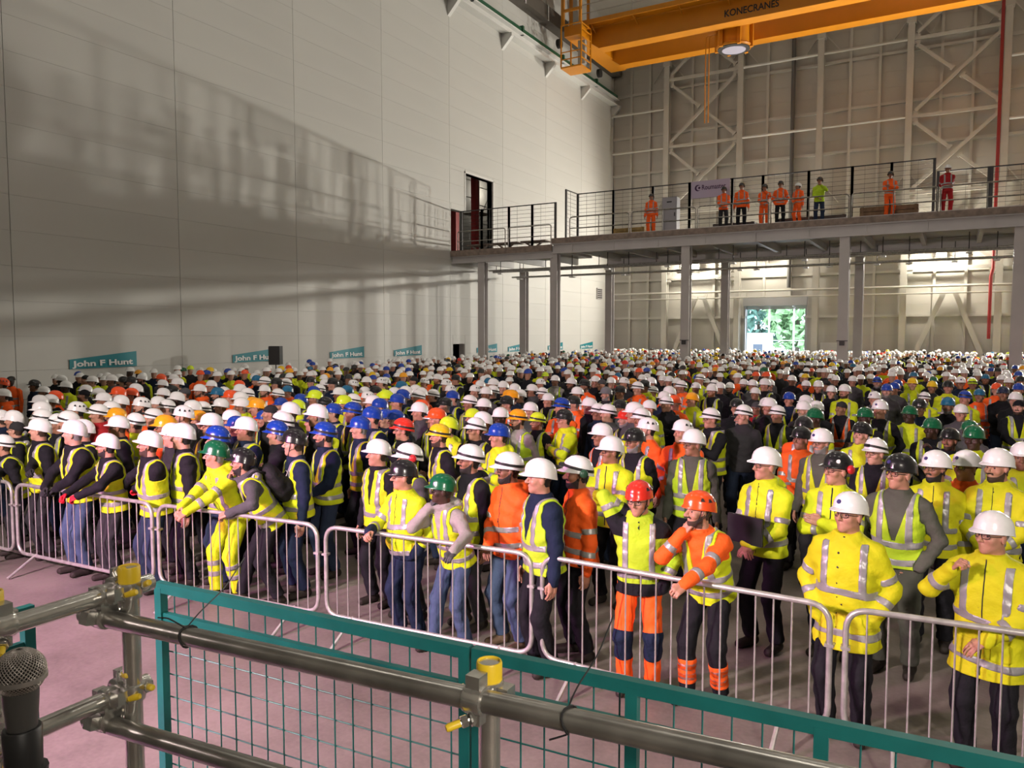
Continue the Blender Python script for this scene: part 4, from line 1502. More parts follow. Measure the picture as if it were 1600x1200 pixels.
# ---- hands (wrist at the origin, fingers along +y, back of the hand +z, thumb on the -x side for s = 1)
def hand_mesh(curl, h=.0065):
    def chain(x0, L, k):
        pts = [np.array((x0, .088, 0.0))]
        a = 0.10 * k
        for i, seg in enumerate((.45, .31, .24)):
            a += curl * (.75, .95, .6)[i]
            d = np.array(((x0 - .0) * .12, math.cos(a), -math.sin(a)))
            pts.append(pts[-1] + d * L * seg)
        return pts
    fing = [chain(-.030, .072, 1), chain(-.010, .082, .6), (chain(.011, .076, .8)), chain(.030, .060, 1.2)]
    th = [np.array((-.026, .022, -.006)), np.array((-.052, .050, -.016)), np.array((-.052 + .018 * curl, .082, -.020 - .014 * curl)), np.array((-.044 + .030 * curl, .104, -.024 - .024 * curl))]

    def f(p):
        d = cone(p, (0, -.06, 0), (0, .01, 0), .030, .026)[0]
        q = p * np.array((1, 1, 1.7))
        d2 = cone(q, (-.018, .025, 0), (-.020, .078, 0), .024, .024)[0]
        d2 = smin(d2, cone(q, (.018, .025, 0), (.020, .076, 0), .023, .022)[0], .012)
        d = smin(d, d2 * .75, .018)
        fg = None
        for c in fing:
            g = None
            for i in range(3):
                e = cone(p, c[i], c[i + 1], .0098 - .0008 * i, .0090 - .0008 * i)[0]
                g = e if g is None else smin(g, e, .003)
            fg = g if fg is None else np.minimum(fg, g)
        d = smin(d, fg, .006)
        g = None
        for i in range(3):
            e = cone(p, th[i], th[i + 1], .0125 - .001 * i, .0112 - .001 * i)[0]
            g = e if g is None else smin(g, e, .004)
        return smin(d, g, .008)
    return surfnet(f, (-.085, -.10, -.10), (.065, .20, .05), h)


HANDS = {k: hand_mesh(c) for k, c in (('relax', .35), ('grip', .95), ('fist', 1.35), ('flat', .08))}


def frame(y, zhint):
    y = np.array(y, float)
    y /= np.linalg.norm(y)
    x = np.cross(y, zhint)
    x /= np.linalg.norm(x)
    return np.stack([x, y, np.cross(x, y)], 1)


def rotx(a):
    c, s = math.cos(a), math.sin(a)
    return np.array(((1, 0, 0), (0, c, -s), (0, s, c)))


def rotz(a):
    c, s = math.cos(a), math.sin(a)
    return np.array(((c, -s, 0), (s, c, 0), (0, 0, 1)))


def ik(a, b, l1, l2, pole):
    a, b = np.array(a, float), np.array(b, float)
    d = b - a
    L = np.linalg.norm(d)
    if L > (l1 + l2) * .995:
        b = a + d / L * (l1 + l2) * .995
        d = b - a
        L = np.linalg.norm(d)
    u = d / L
    x = (l1 * l1 - l2 * l2 + L * L) / (2 * L)
    hgt = math.sqrt(max(1e-6, l1 * l1 - x * x))
    p = np.array(pole, float)
    p = p - u * (p @ u)
    p /= np.linalg.norm(p)
    return a + u * x + p * hgt, b


ARM_POSE = {  # hand target for the figure's right side (+x), elbow direction, hand shape
    'down': ((.275, .05, .83), (.35, -1, 0), 'relax'),
    'pocket': ((.195, .085, .93), (1, -.9, .0), 'relax'),
    'front': ((.035, .255, 1.00), (1, -.5, -.4), 'relax'),
    'fronthigh': ((.03, .30, 1.14), (1, -.2, -.8), 'grip'),
    'cross': ((-.045, .235, 1.235), (1, .1, -.7), 'relax'),
    'crossunder': ((-.03, .190, 1.17), (1, .15, -.7), 'relax'),
    'rail': ((.24, .36, 1.07), (1, -.6, -.2), 'grip'),
    'chin': ((.03, .175, 1.47), (.8, .5, -1), 'fist'),
    'neck': ((.09, -.085, 1.50), (1, .3, .3), 'relax'),
    'back': ((.05, -.20, .92), (1, -.4, 0), 'relax'),
    'phone': ((.05, .33, 1.45), (1, .1, -1), 'grip'),
}

TORSO_S = [-.34, -.20, -.10, .0, .12, .24, .34, .42, .47, .51, .55, .60]


def head_top(P):
    """where the top of the helmet is in the figure's frame"""
    lean, hips, hz = math.radians(P.get('lean', 2)), P.get('hipback', 0.0), P.get('drop', 0.0)
    twist = math.radians(P.get('twist', 0))
    pel = np.array((P.get('shift', 0.0), -hips, .97 - hz))
    R = rotz(twist) @ rotx(-lean)
    hyaw, hpit = P.get('head', (0, 0))
    hR = rotz(math.radians(-hyaw)) @ rotx(math.radians(hpit)) @ rotz(twist * .5)
    return pel + R @ np.array((0, 0, .525)) + rotz(twist) @ np.array((0, .03 + .5 * P.get('poke', 0), 0)) + hR @ np.array((0, -.008, .160 + .172))


def make_figure(P):
    """all meshes of one figure of 1.75 m, feet at the origin, facing +y. P holds the pose and what is worn."""
    rnd = np.random.RandomState(P.get('seed', 1))
    lean, hips, hz = math.radians(P.get('lean', 2)), P.get('hipback', 0.0), P.get('drop', 0.0)
    twist = math.radians(P.get('twist', 0))
    build = P.get('build', 1.0)
    loose = P.get('loose', 1.0)
    pel = np.array((P.get('shift', 0.0), -hips, .97 - hz))
    R = rotz(twist) @ rotx(-lean)
    tl = lambda q: pel + R @ np.array(q, float)          # torso frame to figure
    hyaw, hpit = P.get('head', (0, 0))
    neck = tl((0, .0, .525))
    hR = rotz(math.radians(-hyaw)) @ rotx(math.radians(hpit)) @ rotz(twist * .5)
    hc = neck + rotz(twist) @ np.array((0, .03 + .5 * P.get('poke', 0), .0)) + hR @ np.array((0, .0, .160))
    # joints
    sh = {s: tl((s * .182 * (0.5 + .5 * build), -.005, .425)) for s in (-1, 1)}
    arms = {}
    for s, key in ((1, 'armR'), (-1, 'armL')):
        a = P.get(key, 'down')
        tgt, pole, shape = ARM_POSE[a] if isinstance(a, str) else a
        tgt, pole = np.array(tgt, float), np.array(pole, float)
        if isinstance(a, str) or P.get('mirror_' + key):
            tgt, pole = tgt * (s, 1, 1), pole * (s, 1, 1)
        if isinstance(a, str) and a not in ('rail', 'down', 'pocket'):
            tgt = pel + R @ (tgt - np.array((0, 0, .97)))
            pole = R @ pole
        elif isinstance(a, str):
            tgt = tgt + np.array((pel[0], 0 if a == 'rail' else pel[1] + .1 * math.sin(lean), 0))
        if a == 'chin':
            tgt = hc + hR @ np.array((s * .03, .118, -.175))
        el, wr = ik(sh[s], tgt, .285, .265, pole)
        arms[s] = (sh[s], el, wr, shape, a)
    feet = P.get('feet', ((-.115, 0, 8), (.115, .04, -8)))   # left, right: x, y, toe yaw (degrees, + is to the left)
    legs = {}
    for s, ft in ((-1, feet[0]), (1, feet[1])):
        hp = pel + rotz(twist) @ np.array((s * .092, 0, -.03))
        up = ft[3] if len(ft) > 3 else 0.0
        ank = np.array((ft[0], ft[1] - .02, .09 + up))
        kn, ank = ik(hp, ank, .45, .43, (s * .12 - math.sin(math.radians(ft[2])) * .5, 1, 0))
        legs[s] = (hp, kn, ank, ft)
    out = {'headM': (hR, hc), 'pel': pel, 'R': R, 'arms': arms, 'legs': legs}

    coat = P.get('coat', 'jacket')
    hem = {'jacket': -.10, 'parka': -.27, 'jumper': -.06, 'long': -.20}[coat]
    bulk = {'jacket': 1.0, 'parka': 1.09, 'jumper': .94, 'long': 1.04}[coat] * loose
    TW = np.array([.222, .208, .195, .185, .182, .194, .208, .204, .180, .130, .086, .078]) * bulk * (0.25 + .75 * build)
    TD = np.array([.172, .160, .150, .142, .138, .142, .140, .122, .104, .092, .082, .080]) * bulk * build
    belly = P.get('belly', 0.0)
    hood = P.get('hood', False)
    wob = rnd.uniform(0, 6, 8)

    def tor(p):
        q = (p - pel) @ R
        s = q[:, 2]
        w, d = np.interp(s, TORSO_S, TW), np.interp(s, TORSO_S, TD)
        cy = np.interp(s, [-.3, 0, .2, .38, .52, .6], [0, 0, .012, -.006, .008, .022])
        cy = cy + belly * .5 * np.exp(-((s - .06) / .13) ** 2)
        d = d + belly * .5 * np.exp(-((s - .06) / .13) ** 2)
        x, y = q[:, 0] / w, (q[:, 1] - cy) / d
        e = 2.35
        k = (np.abs(x) ** e + np.abs(y) ** e) ** (1 / e)
        f = (k - 1) * np.minimum(w, d)
        return f, q

    up_r, fo_r = .067 * (0.4 + .6 * bulk * build), .056 * bulk

    def armd(p, s):
        a, b, c, _, _ = arms[s]
        d1, t1 = cone(p, a, b, up_r, fo_r * 1.06)
        d2, t2 = cone(p, b, c, fo_r * 1.06, fo_r * .84)
        d = smin(d1, d2, .02)
        t = np.where(d1 < d2, t1 * .285, .285 + t2 * .265)
        return d, t

    def folds(p, q):
        z = q[:, 2]
        n = np.sin(p[:, 0] * 21 + wob[0] + 2.0 * np.sin(p[:, 2] * 13 + wob[1])) * np.sin(p[:, 2] * 30 + wob[2] + 2.2 * np.sin(p[:, 1] * 17 + p[:, 0] * 9 + wob[3]))
        n2 = np.sin(p[:, 2] * 62 + 3 * np.sin(p[:, 0] * 14 + wob[4]) + 2 * np.sin(p[:, 1] * 15 + wob[5]))
        return .0052 * n + .0026 * n2

    def coat_f(p):
        f, q = tor(p)
        f = smax(f, q[:, 2] - .565, .012)
        f = smax(f, hem - .03 - q[:, 2], .01)
        for s in (-1, 1):
            f = smin(f, armd(p, s)[0], .05)
            f = smin(f, cone(q, (s * .05, -.012, .50), (s * .175, -.008, .432), .050, .058)[0], .04)
        if hood:
            f = smin(f, ell(q, (0, -.105, .50), (.125, .060, .085)), .03)
            f = smin(f, ell(q, (0, -.01, .555), (.100, .095, .035)), .02)
        else:
            f = smin(f, ell(q, (0, -.004, .535), (.088, .086, .038)), .02)
        return f + folds(p, q)

    pts = [pel, tl((0, 0, .62)), tl((0, 0, hem - .05))] + [x for s in arms for x in arms[s][:3]]
    lo, hi = np.min(pts, 0) - .20, np.max(pts, 0) + .16
    lo[0] = min(lo[0], pel[0] - .31)
    hi[0] = max(hi[0], pel[0] + .31)
    hi[1] = max(hi[1], pel[1] + .26)
    lo[1] = min(lo[1], pel[1] - .28)
    hc_ = P.get('res', .020)
    v, qd = surfnet(coat_f, lo, hi, hc_)
    t = tri(qd)
    # the coat ends at its hem
    _, q = tor(v)
    tf = tor(v)[0]
    ad = {s: armd(v, s) for s in (-1, 1)}
    af = np.minimum(ad[1][0], ad[-1][0])
    hemf = np.maximum(q[:, 2] - hem, tf - af - .03)
    n = vnormals(v, t)
    at = np.where(ad[1][0] < ad[-1][0], ad[1][1], ad[-1][1])
    v, t, n, qx, qy, qz, dif, at, at_d = clip(v, t, hemf, (n, q[:, 0], q[:, 1], q[:, 2], af - tf, at, af))
    out['coat'] = rim(v, t, n, .02)

    def bands_on(v, t, n, flds, off):
        fl = np.max(np.stack(flds), 0)
        if not (fl > 0).any():
            return None
        V, T, N = clip(v, t, fl, (n,))
        V = V + N * off
        return rim(V, T, N, off + .004)

    torso_mask = dif - .004
    hb = P.get('hbands', (.02, .17))
    vb = P.get('vbands', .105)

    def torso_bands(h0, mask, wd=.025):
        fl = [np.minimum(wd - np.abs(qz - z - .02 * np.sin(qx * 8 + wob[6])), mask) for z in h0]
        if vb:
            fl.append(np.minimum(np.minimum(wd * .95 - np.abs(np.abs(qx) - vb), mask), np.minimum(qz - h0[-1], .50 - qz)))
        return fl

    sl = P.get('sbands', (.20, .40))
    sleeve = [np.minimum(.024 - np.abs(at - z), -.004 - dif) for z in sl]
    if P.get('coat_bands'):
        out['coat_band'] = bands_on(v, t, n, torso_bands([z for z in hb if z > hem + .03], torso_mask) + sleeve, .0035)
    if P.get('two_tone') is not None:       # lower part and cuffs in the second colour
        z = P['two_tone']
        fl = np.maximum(np.minimum(z - qz, torso_mask + .004), np.minimum(at - .455, -dif))
        if P.get('tone_top'):
            fl = np.maximum(fl, np.minimum(np.minimum(qz - .38, np.abs(qx) - .11), .12 - at))
        V, T, N = clip(v, t, fl, (n,))
        out['coat_panel'] = rim(V + N * .003, T, N, .008)
    if coat == 'parka':
        fl = np.minimum(np.minimum(.055 - np.abs(np.abs(qx) - .105), .062 - np.abs(qz + .075)), np.minimum(qy, dif - .02))
        V, T, N = clip(v, t, fl, (n,))
        out['pocket'] = rim(V + N * .007, T, N, .010)
        fl = np.max(np.stack([.0085 - np.hypot(qx - .035, qz - z) for z in (-.22, -.11, .0, .11, .22, .33, .43)]), 0)
        fl = np.minimum(fl, np.minimum(qy, dif - .01))
        if (fl > 0).any():
            V, T, N = clip(v, t, fl, (n,))
            out['snap'] = rim(V + N * .004, T, N, .006)
    if P.get('zip'):
        fl = np.minimum(np.minimum(.0065 - np.abs(qx - .004), qy), np.minimum(.55 - qz, qz - hem - .02))
        fl = np.minimum(fl, dif - .004)
        if (fl > 0).any():
            V, T, N = clip(v, t, fl, (n,))
            out['zip'] = rim(V + N * .003, T, N, .005)
    if P.get('vest'):
        vh = P.get('vhem', hem + .01)
        r2 = np.sqrt(qx ** 2 + qy ** 2)
        vw = np.where(qz > .16, .012 + (qz - .16) * P.get('vneck', .27), P.get('vopen', -.05))
        nk = np.maximum(np.abs(qx) - vw, np.minimum(-qy - .01, .485 - qz))
        hole = np.interp(qz, [.18, .27, .33, .46, .5], [.40, .24, .172, .158, .150])
        fl = np.minimum(np.minimum(nk, hole - np.abs(qx)), np.minimum(qz - vh, .53 - qz))
        fl = np.minimum(fl, np.where((qz > .34) & (at < .10), 1, dif - .006))
        V, T, N, X, Y, Z, D = clip(v, t, fl, (n, qx, qy, qz, fl))
        V = V + N * .010
        out['vest'] = rim(V, T, N, .012)
        vbn = P.get('vest_hbands', (.0, .14))
        fb = [.025 - np.abs(Z - z - .012 * np.sin(X * 9 + wob[7])) for z in vbn]
        if vb:
            fb.append(np.minimum(.023 - np.abs(np.abs(X) - vb), Z - vbn[-1]))
        out['vest_band'] = bands_on(V, T, N, fb, .003)
    # trousers
    tr, wide = P.get('legw', 1.1), P.get('resl', .024)

    def leg_f(p):
        f = ell(p, pel + np.array((0, 0, -.02)), (.156 * build, .116 * build, .13))
        for s in (-1, 1):
            hp, kn, an, ft = legs[s]
            g = smin(cone(p, hp, kn, .086 * tr * build, .070 * tr)[0], cone(p, kn, an, .070 * tr, .062 * tr)[0], .03)
            f = smin(f, g, .03)
        n = np.sin(p[:, 2] * 44 + 2.5 * np.sin(p[:, 0] * 19 + wob[1]) + 2 * np.sin(p[:, 1] * 17 + wob[2])) * np.sin(p[:, 0] * 16 + p[:, 2] * 7 + wob[3])
        return f + .0055 * n

    pts = np.array([pel + (0, 0, .14)] + [x for s in legs for x in legs[s][:3]])
    v, qd = surfnet(leg_f, pts.min(0) - (.20, .19, .10), pts.max(0) + (.20, .19, .06), wide)
    t = tri(qd)
    n = vnormals(v, t)
    # below each ankle the leg is cut off over the boot
    lf = np.full(len(v), -1.0)
    lt = np.zeros(len(v))
    dist = np.full(len(v), 9.0)
    for s in (-1, 1):
        hp, kn, an, ft = legs[s]
        d1, t1 = cone(v, hp, kn, 0, 0)
        d2, t2 = cone(v, kn, an, 0, 0)
        u = an - kn
        L = np.linalg.norm(u)
        ln = ((v - kn) @ u) / L
        dd = np.minimum(d1, d2)
        val = L - .015 - ln
        tt = np.where(d1 < d2, t1 * .45, .45 + np.clip(ln, 0, 1))
        m = dd < dist
        dist = np.where(m, dd, dist)
        lf = np.where(m, val, lf)
        lt = np.where(m, tt, lt)
    v, t, n, lt = clip(v, t, lf, (n, lt))
    out['trousers'] = rim(v, t, n, .012)
    if P.get('leg_bands'):
        out['leg_band'] = bands_on(v, t, n, [.026 - np.abs(lt - z) for z in P['leg_bands']], .003)
    if P.get('leg_patch'):
        z0, z1 = P['leg_patch']
        V, T, N = clip(v, t, np.minimum(lt - z0, z1 - lt), (n,))
        out['leg_patch'] = rim(V + N * .003, T, N, .006)
    # boots
    for s, nm in ((-1, 'boot_l'), (1, 'boot_r')):
        hp, kn, an, ft = legs[s]
        a = math.radians(ft[2])
        fw = np.array((-math.sin(a), math.cos(a), 0))
        up = an[2] - .09
        h0 = np.array((an[0], an[1], .045 + up)) - fw * .03
        toe = h0 + fw * .185 + np.array((0, 0, -.008))

        def boot_f(p):
            g = cone(p, h0, toe, .046, .041)[0]
            g = smin(g, cone(p, an + np.array((0, 0, -.03)), an + (kn - an) * .14, .047, .050)[0], .03)
            return smax(g, up + .002 - p[:, 2], .006)
        v, qd = surfnet(boot_f, an - (.24, .24, .11), an + (.24, .24, .15), .018)
        out[nm] = (v, tri(qd))
    # body: head, neck, forearms and hands
    hd = P.get('headi', 0)
    V, Q = HEADS[hd]
    V = V @ hR.T + hc
    vs, fs, k = [V], [tri(Q)], len(V)
    nb = np.argsort(V[:, 2])[:2]                    # two vertices at the foot of the neck
    for s in (-1, 1):
        a, b, c, shape, key = arms[s]
        hv, hq = HANDS[shape]
        wb = np.argsort(hv[:, 1])[:2]               # two vertices at the cut of the wrist
        hv = hv * (1 if s == 1 else -1, 1, 1)
        hf = tri(hq) if s == 1 else tri(hq)[:, ::-1]
        d = c - b
        d = d / np.linalg.norm(d)
        zh = np.array((s * 1.0, -.15, .15))
        if key in ('rail', 'front', 'fronthigh', 'phone'):
            zh = np.array((s * .35, .1, 1.0))
        if key in ('cross', 'crossunder'):
            zh = np.array((0, 1.0, .2))
        if key == 'chin':
            zh = np.array((s * .5, 1.0, .1))
        if key == 'rail':
            d = d * .7 + np.array((0, .3, -.3))
        if not isinstance(key, str):
            zh = P.get('zh' + str(s), np.array((s * .5, .3, .8)))
        hv = hv @ frame(d, zh).T + c
        if key == 'pocket':
            hv = hv + np.array((-s * .055, -.075, .02))
        # the arm inside the sleeve joins neck and hand
        tv, tf = tube_mesh([neck + (a - neck) * .25, a, b, c - d * .05], [.03, .045, .036, .024], 6, False)
        tf = np.array(tf)
        vs.append(tv)
        fs.append(tri(tf) + k)
        fs.append(np.array([(nb[0], nb[1], k), (nb[1], k + 1, k)]))
        end = k + 18
        k += len(tv)
        if P.get('gloves'):
            out['glove_l' if s == -1 else 'glove_r'] = (hv, hf)
        else:
            vs.append(hv)
            fs.append(hf + k)
            fs.append(np.array([(end, end + 1, wb[0] + k), (end + 1, wb[1] + k, wb[0] + k)]))
            k += len(hv)
    out['body'] = (np.concatenate(vs), np.concatenate(fs))
    return out


def islands(v, f):
    """the separate pieces of a triangle mesh"""
    lab = np.arange(len(v))
    while True:
        m = lab[f].min(1)
        new = lab.copy()
        for k in range(3):
            np.minimum.at(new, f[:, k], m)
        new = new[new]
        if (new == lab).all():
            break
        lab = new
    out = []
    for g in np.unique(lab[f[:, 0]]):
        t = f[lab[f[:, 0]] == g]
        if len(t) < 6:
            continue
        u = np.unique(t)
        m = np.zeros(len(v), int)
        m[u] = np.arange(len(u))
        out.append((v[u], m[t]))
    return out
# ------------------------------------------------------------------ people
def cloth(name, c, rough=.85, bump=.25, spec=.2, noise=.12):
    return mat(name, c, rough, noise=noise, nscale=7, bump=bump, bscale=38, spec=spec)


FAB = {
    'black': cloth('cloth_black', (.011, .011, .014)), 'navy': cloth('cloth_navy', (.010, .018, .042)), 'yellow': cloth('hivis_yellow', (.60, .70, .016), .7), 'gold': cloth('hivis_gold', (.60, .59, .012), .7),
    'lime': cloth('hivis_lime', (.43, .62, .025), .7), 'orange': cloth('hivis_orange', (.90, .12, .016), .7), 'grey': cloth('cloth_grey', (.075, .075, .078)),
    'lightgrey': cloth('cloth_light_grey', (.30, .28, .255)), 'olive': cloth('cloth_olive', (.085, .09, .07)), 'red': cloth('cloth_red', (.36, .018, .022)),
    'jeans': cloth('denim', (.055, .085, .15)), 'darkjeans': cloth('dark_denim', (.022, .034, .065)), 'charcoal': cloth('cloth_charcoal', (.028, .028, .030)),
    'brown': cloth('cloth_brown', (.10, .055, .03)), 'redglove': cloth('red_glove', (.60, .015, .03), .6), 'boot': cloth('boot_leather', (.028, .023, .019), .6),
    'tanboot': cloth('tan_boot', (.16, .11, .07), .7),
}
M_REFL = mat('reflective_tape', (.31, .305, .305), .38, metal=.25, bump=.1, bscale=50)
SKIN = {k: mat('skin_' + k, c, .48, noise=.10, nscale=16, bump=.05, bscale=90, spec=.35) for k, c in
        {'pale': (.52, .28, .20), 'fair': (.46, .23, .155), 'tan': (.31, .15, .092), 'medium': (.22, .105, .062), 'dark': (.055, .028, .019)}.items()}
HAIRM = {k: mat('hair_' + k, c, .75, bump=.3, bscale=120) for k, c in {'black': (.016, .013, .011), 'brown': (.05, .028, .016), 'grey': (.22, .21, .20), 'ginger': (.20, .075, .025)}.items()}
HCOL = {k: mat('helmet_' + k, c, .24, spec=.5, coat=.25, noise=.04, nscale=12) for k, c in
        {'white': (.80, .80, .79), 'black': (.012, .012, .013), 'blue': (.008, .045, .33), 'green': (.004, .105, .040), 'yellow': (.80, .52, .010), 'orange': (.82, .085, .015), 'red': (.70, .03, .018),
         'lime': (.62, .80, .02), 'amber': (.86, .36, .008), 'teal': (.01, .12, .24), 'dark blue': (.012, .017, .05), 'grey': (.16, .16, .17)}.items()}
HKEY = {'W': 'white', 'K': 'black', 'B': 'blue', 'G': 'green', 'Y': 'yellow', 'O': 'orange', 'R': 'red', 'L': 'lime', 'A': 'amber', 'T': 'teal', 'D': 'dark blue', 'E': 'grey', 'N': 'black'}
M_EYE = mat('eye_dark', (.07, .05, .045), .2)
M_LENS = bpy.data.materials.new('clear_lens')
M_LENS.use_nodes = True
_nt = M_LENS.node_tree
_nt.nodes.clear()
_o = _nt.nodes.new('ShaderNodeOutputMaterial')
_mx = _nt.nodes.new('ShaderNodeMixShader')
_t = _nt.nodes.new('ShaderNodeBsdfTransparent')
_g = _nt.nodes.new('ShaderNodeBsdfGlossy')
_g.inputs['Roughness'].default_value = .05
_mx.inputs[0].default_value = .12
_nt.links.new(_t.outputs[0], _mx.inputs[1])
_nt.links.new(_g.outputs[0], _mx.inputs[2])
_nt.links.new(_mx.outputs[0], _o.inputs[0])
M_BADGE = mat('badge_violet', (.05, .04, .16), .4)
M_MUFF = mat('ear_defender_red', (.55, .02, .03), .35)
M_MUFFG = mat('ear_defender_green', (.02, .07, .04), .35)


def slot(me):
    if not me.materials:
        me.materials.append(None)
    return me


for me in [*HELM.values(), *STRAP_ME.values(), *BEARD_ME, *HAIR_ME, EYE_ME, GLASS_ME, LENS_ME, GOGGLE_ME, VENT_ME, BADGE_ME, SBADGE_ME, CHIN_ME, MUFF_ME, MUFF2_ME]:
    slot(me)


def put(name, me, m, parent, M=None):
    o = link(name, me, parent)
    o.material_slots[0].link = 'OBJECT'
    o.material_slots[0].material = m
    if M is not None:
        o.matrix_basis = M
    return o


def meshes_of(P, split=False):
    F = make_figure(P)
    D = {k: slot(np_mesh(k, *F[k])) for k in ('body', 'coat', 'coat_band', 'coat_panel', 'vest', 'vest_band', 'trousers', 'leg_band', 'leg_patch', 'boot_l', 'boot_r', 'glove_l', 'glove_r') if F.get(k) is not None}
    hR, hc = F['headM']
    D['M'] = Matrix.Translation(Vector(hc)) @ Matrix(hR.tolist()).to_4x4()
    D['headi'] = P.get('headi', 0)
    if split:
        for k in ('coat_band', 'coat_panel', 'vest_band', 'leg_band', 'leg_patch', 'zip', 'pocket', 'snap'):
            if F.get(k) is not None:
                D[k] = [slot(np_mesh(k, *q)) for q in islands(*F[k])]
    D['F'] = F
    return D


def puts(name, me, m, parent):
    for q in (me if isinstance(me, list) else [me]):
        put(name, q, m, parent)


def dress(root, D, L):
    """hang the parts of one person on its empty; L says what is worn and in which colours"""
    body = put('body', D['body'], SKIN[L.get('skin', 'fair')], root)
    M, hi = D['M'], D['headi']
    hairc = HAIRM[L.get('hairc', 'brown')]
    put('hair', HAIR_ME[hi], hairc, root, M)
    if L.get('near'):
        put('eyes', EYE_ME, M_EYE, root, M)
    if L.get('beard'):
        put('beard', BEARD_ME[hi], hairc, root, M)
    if L.get('glasses'):
        g = put('safety_glasses', GLASS_ME, M_BLACK, root, M)
        if L.get('near'):
            put('lens', LENS_ME, M_LENS, g)
    c = put('coat', D['coat'], FAB[L['coat']], root)
    if L.get('coat_band') and 'coat_band' in D:
        puts('reflective_band', D['coat_band'], M_REFL, c)
    if L.get('panel') and 'coat_panel' in D:
        puts('coat_panel', D['coat_panel'], FAB[L['panel']], c)
    if 'pocket' in D:
        puts('pocket', D['pocket'], FAB[L['coat']], c)
        if 'snap' in D:
            puts('snap_button', D['snap'], M_BLACK, c)
    if 'zip' in D:
        puts('zip', D['zip'], FAB['charcoal'], c)
    if L.get('vest') and 'vest' in D:
        v = put('hi_vis_vest', D['vest'], FAB[L['vest']], root)
        puts('reflective_band', D['vest_band'], M_REFL, v)
    t = put('trousers', D['trousers'], FAB[L.get('legs', 'charcoal')], root)
    if 'leg_patch' in D and L.get('patch'):
        puts('knee_panel', D['leg_patch'], FAB[L['patch']], t)
    if 'leg_band' in D and L.get('leg_band'):
        puts('reflective_band', D['leg_band'], M_REFL, t)
    for k in ('boot_l', 'boot_r'):
        put('boot', D[k], FAB[L.get('boot', 'boot')], root)
    for k in ('glove_l', 'glove_r'):
        if k in D:
            put('glove', D[k], FAB[L.get('glove', 'charcoal')], root)
    st = L.get('style', 'c')
    if st == 'n':
        h = put('cloth_cap', HELM['n'], FAB[L.get('cap', 'charcoal')], root, M)
    else:
        h = put('hard_hat', HELM[st], HCOL[L['helm']], root, M)
    if L.get('strap'):
        put('headlamp_strap' if L['strap'] == 'l' else 'elastic_strap', STRAP_ME[L['strap']], M_BLACK, h)
    if st == 'v':
        put('vents', VENT_ME, M_BLACK, h)
        if L.get('near') or L.get('chin'):
            put('chin_strap', CHIN_ME, M_BLACK, h)
    if L.get('goggles'):
        put('goggles', GOGGLE_ME, M_BLACK, h)
    if L.get('badge'):
        put('badge', BADGE_ME, M_BADGE, h)
    if L.get('sbadge'):
        put('badge', SBADGE_ME, M_WHITE, h)
    if L.get('muffs'):
        put('ear_defender', MUFF_ME if L['muffs'] != 'both' else MUFF2_ME, M_MUFFG if L['muffs'] == 'green' else M_MUFF, h)
    return root


def yaw_dir(phi):
    """rotation for a figure turned phi degrees from facing the camera towards picture left"""
    d = -FH * math.cos(math.radians(phi)) - RT * math.sin(math.radians(phi))
    return math.atan2(-d[0], d[1])


def place(P, px, py, rz, s):
    tp = head_top(P)
    w = at_z(px, py, s * tp[2])
    off = rotz(rz) @ (tp * s)
    return np.array((w[0] - off[0], w[1] - off[1], 0.0))


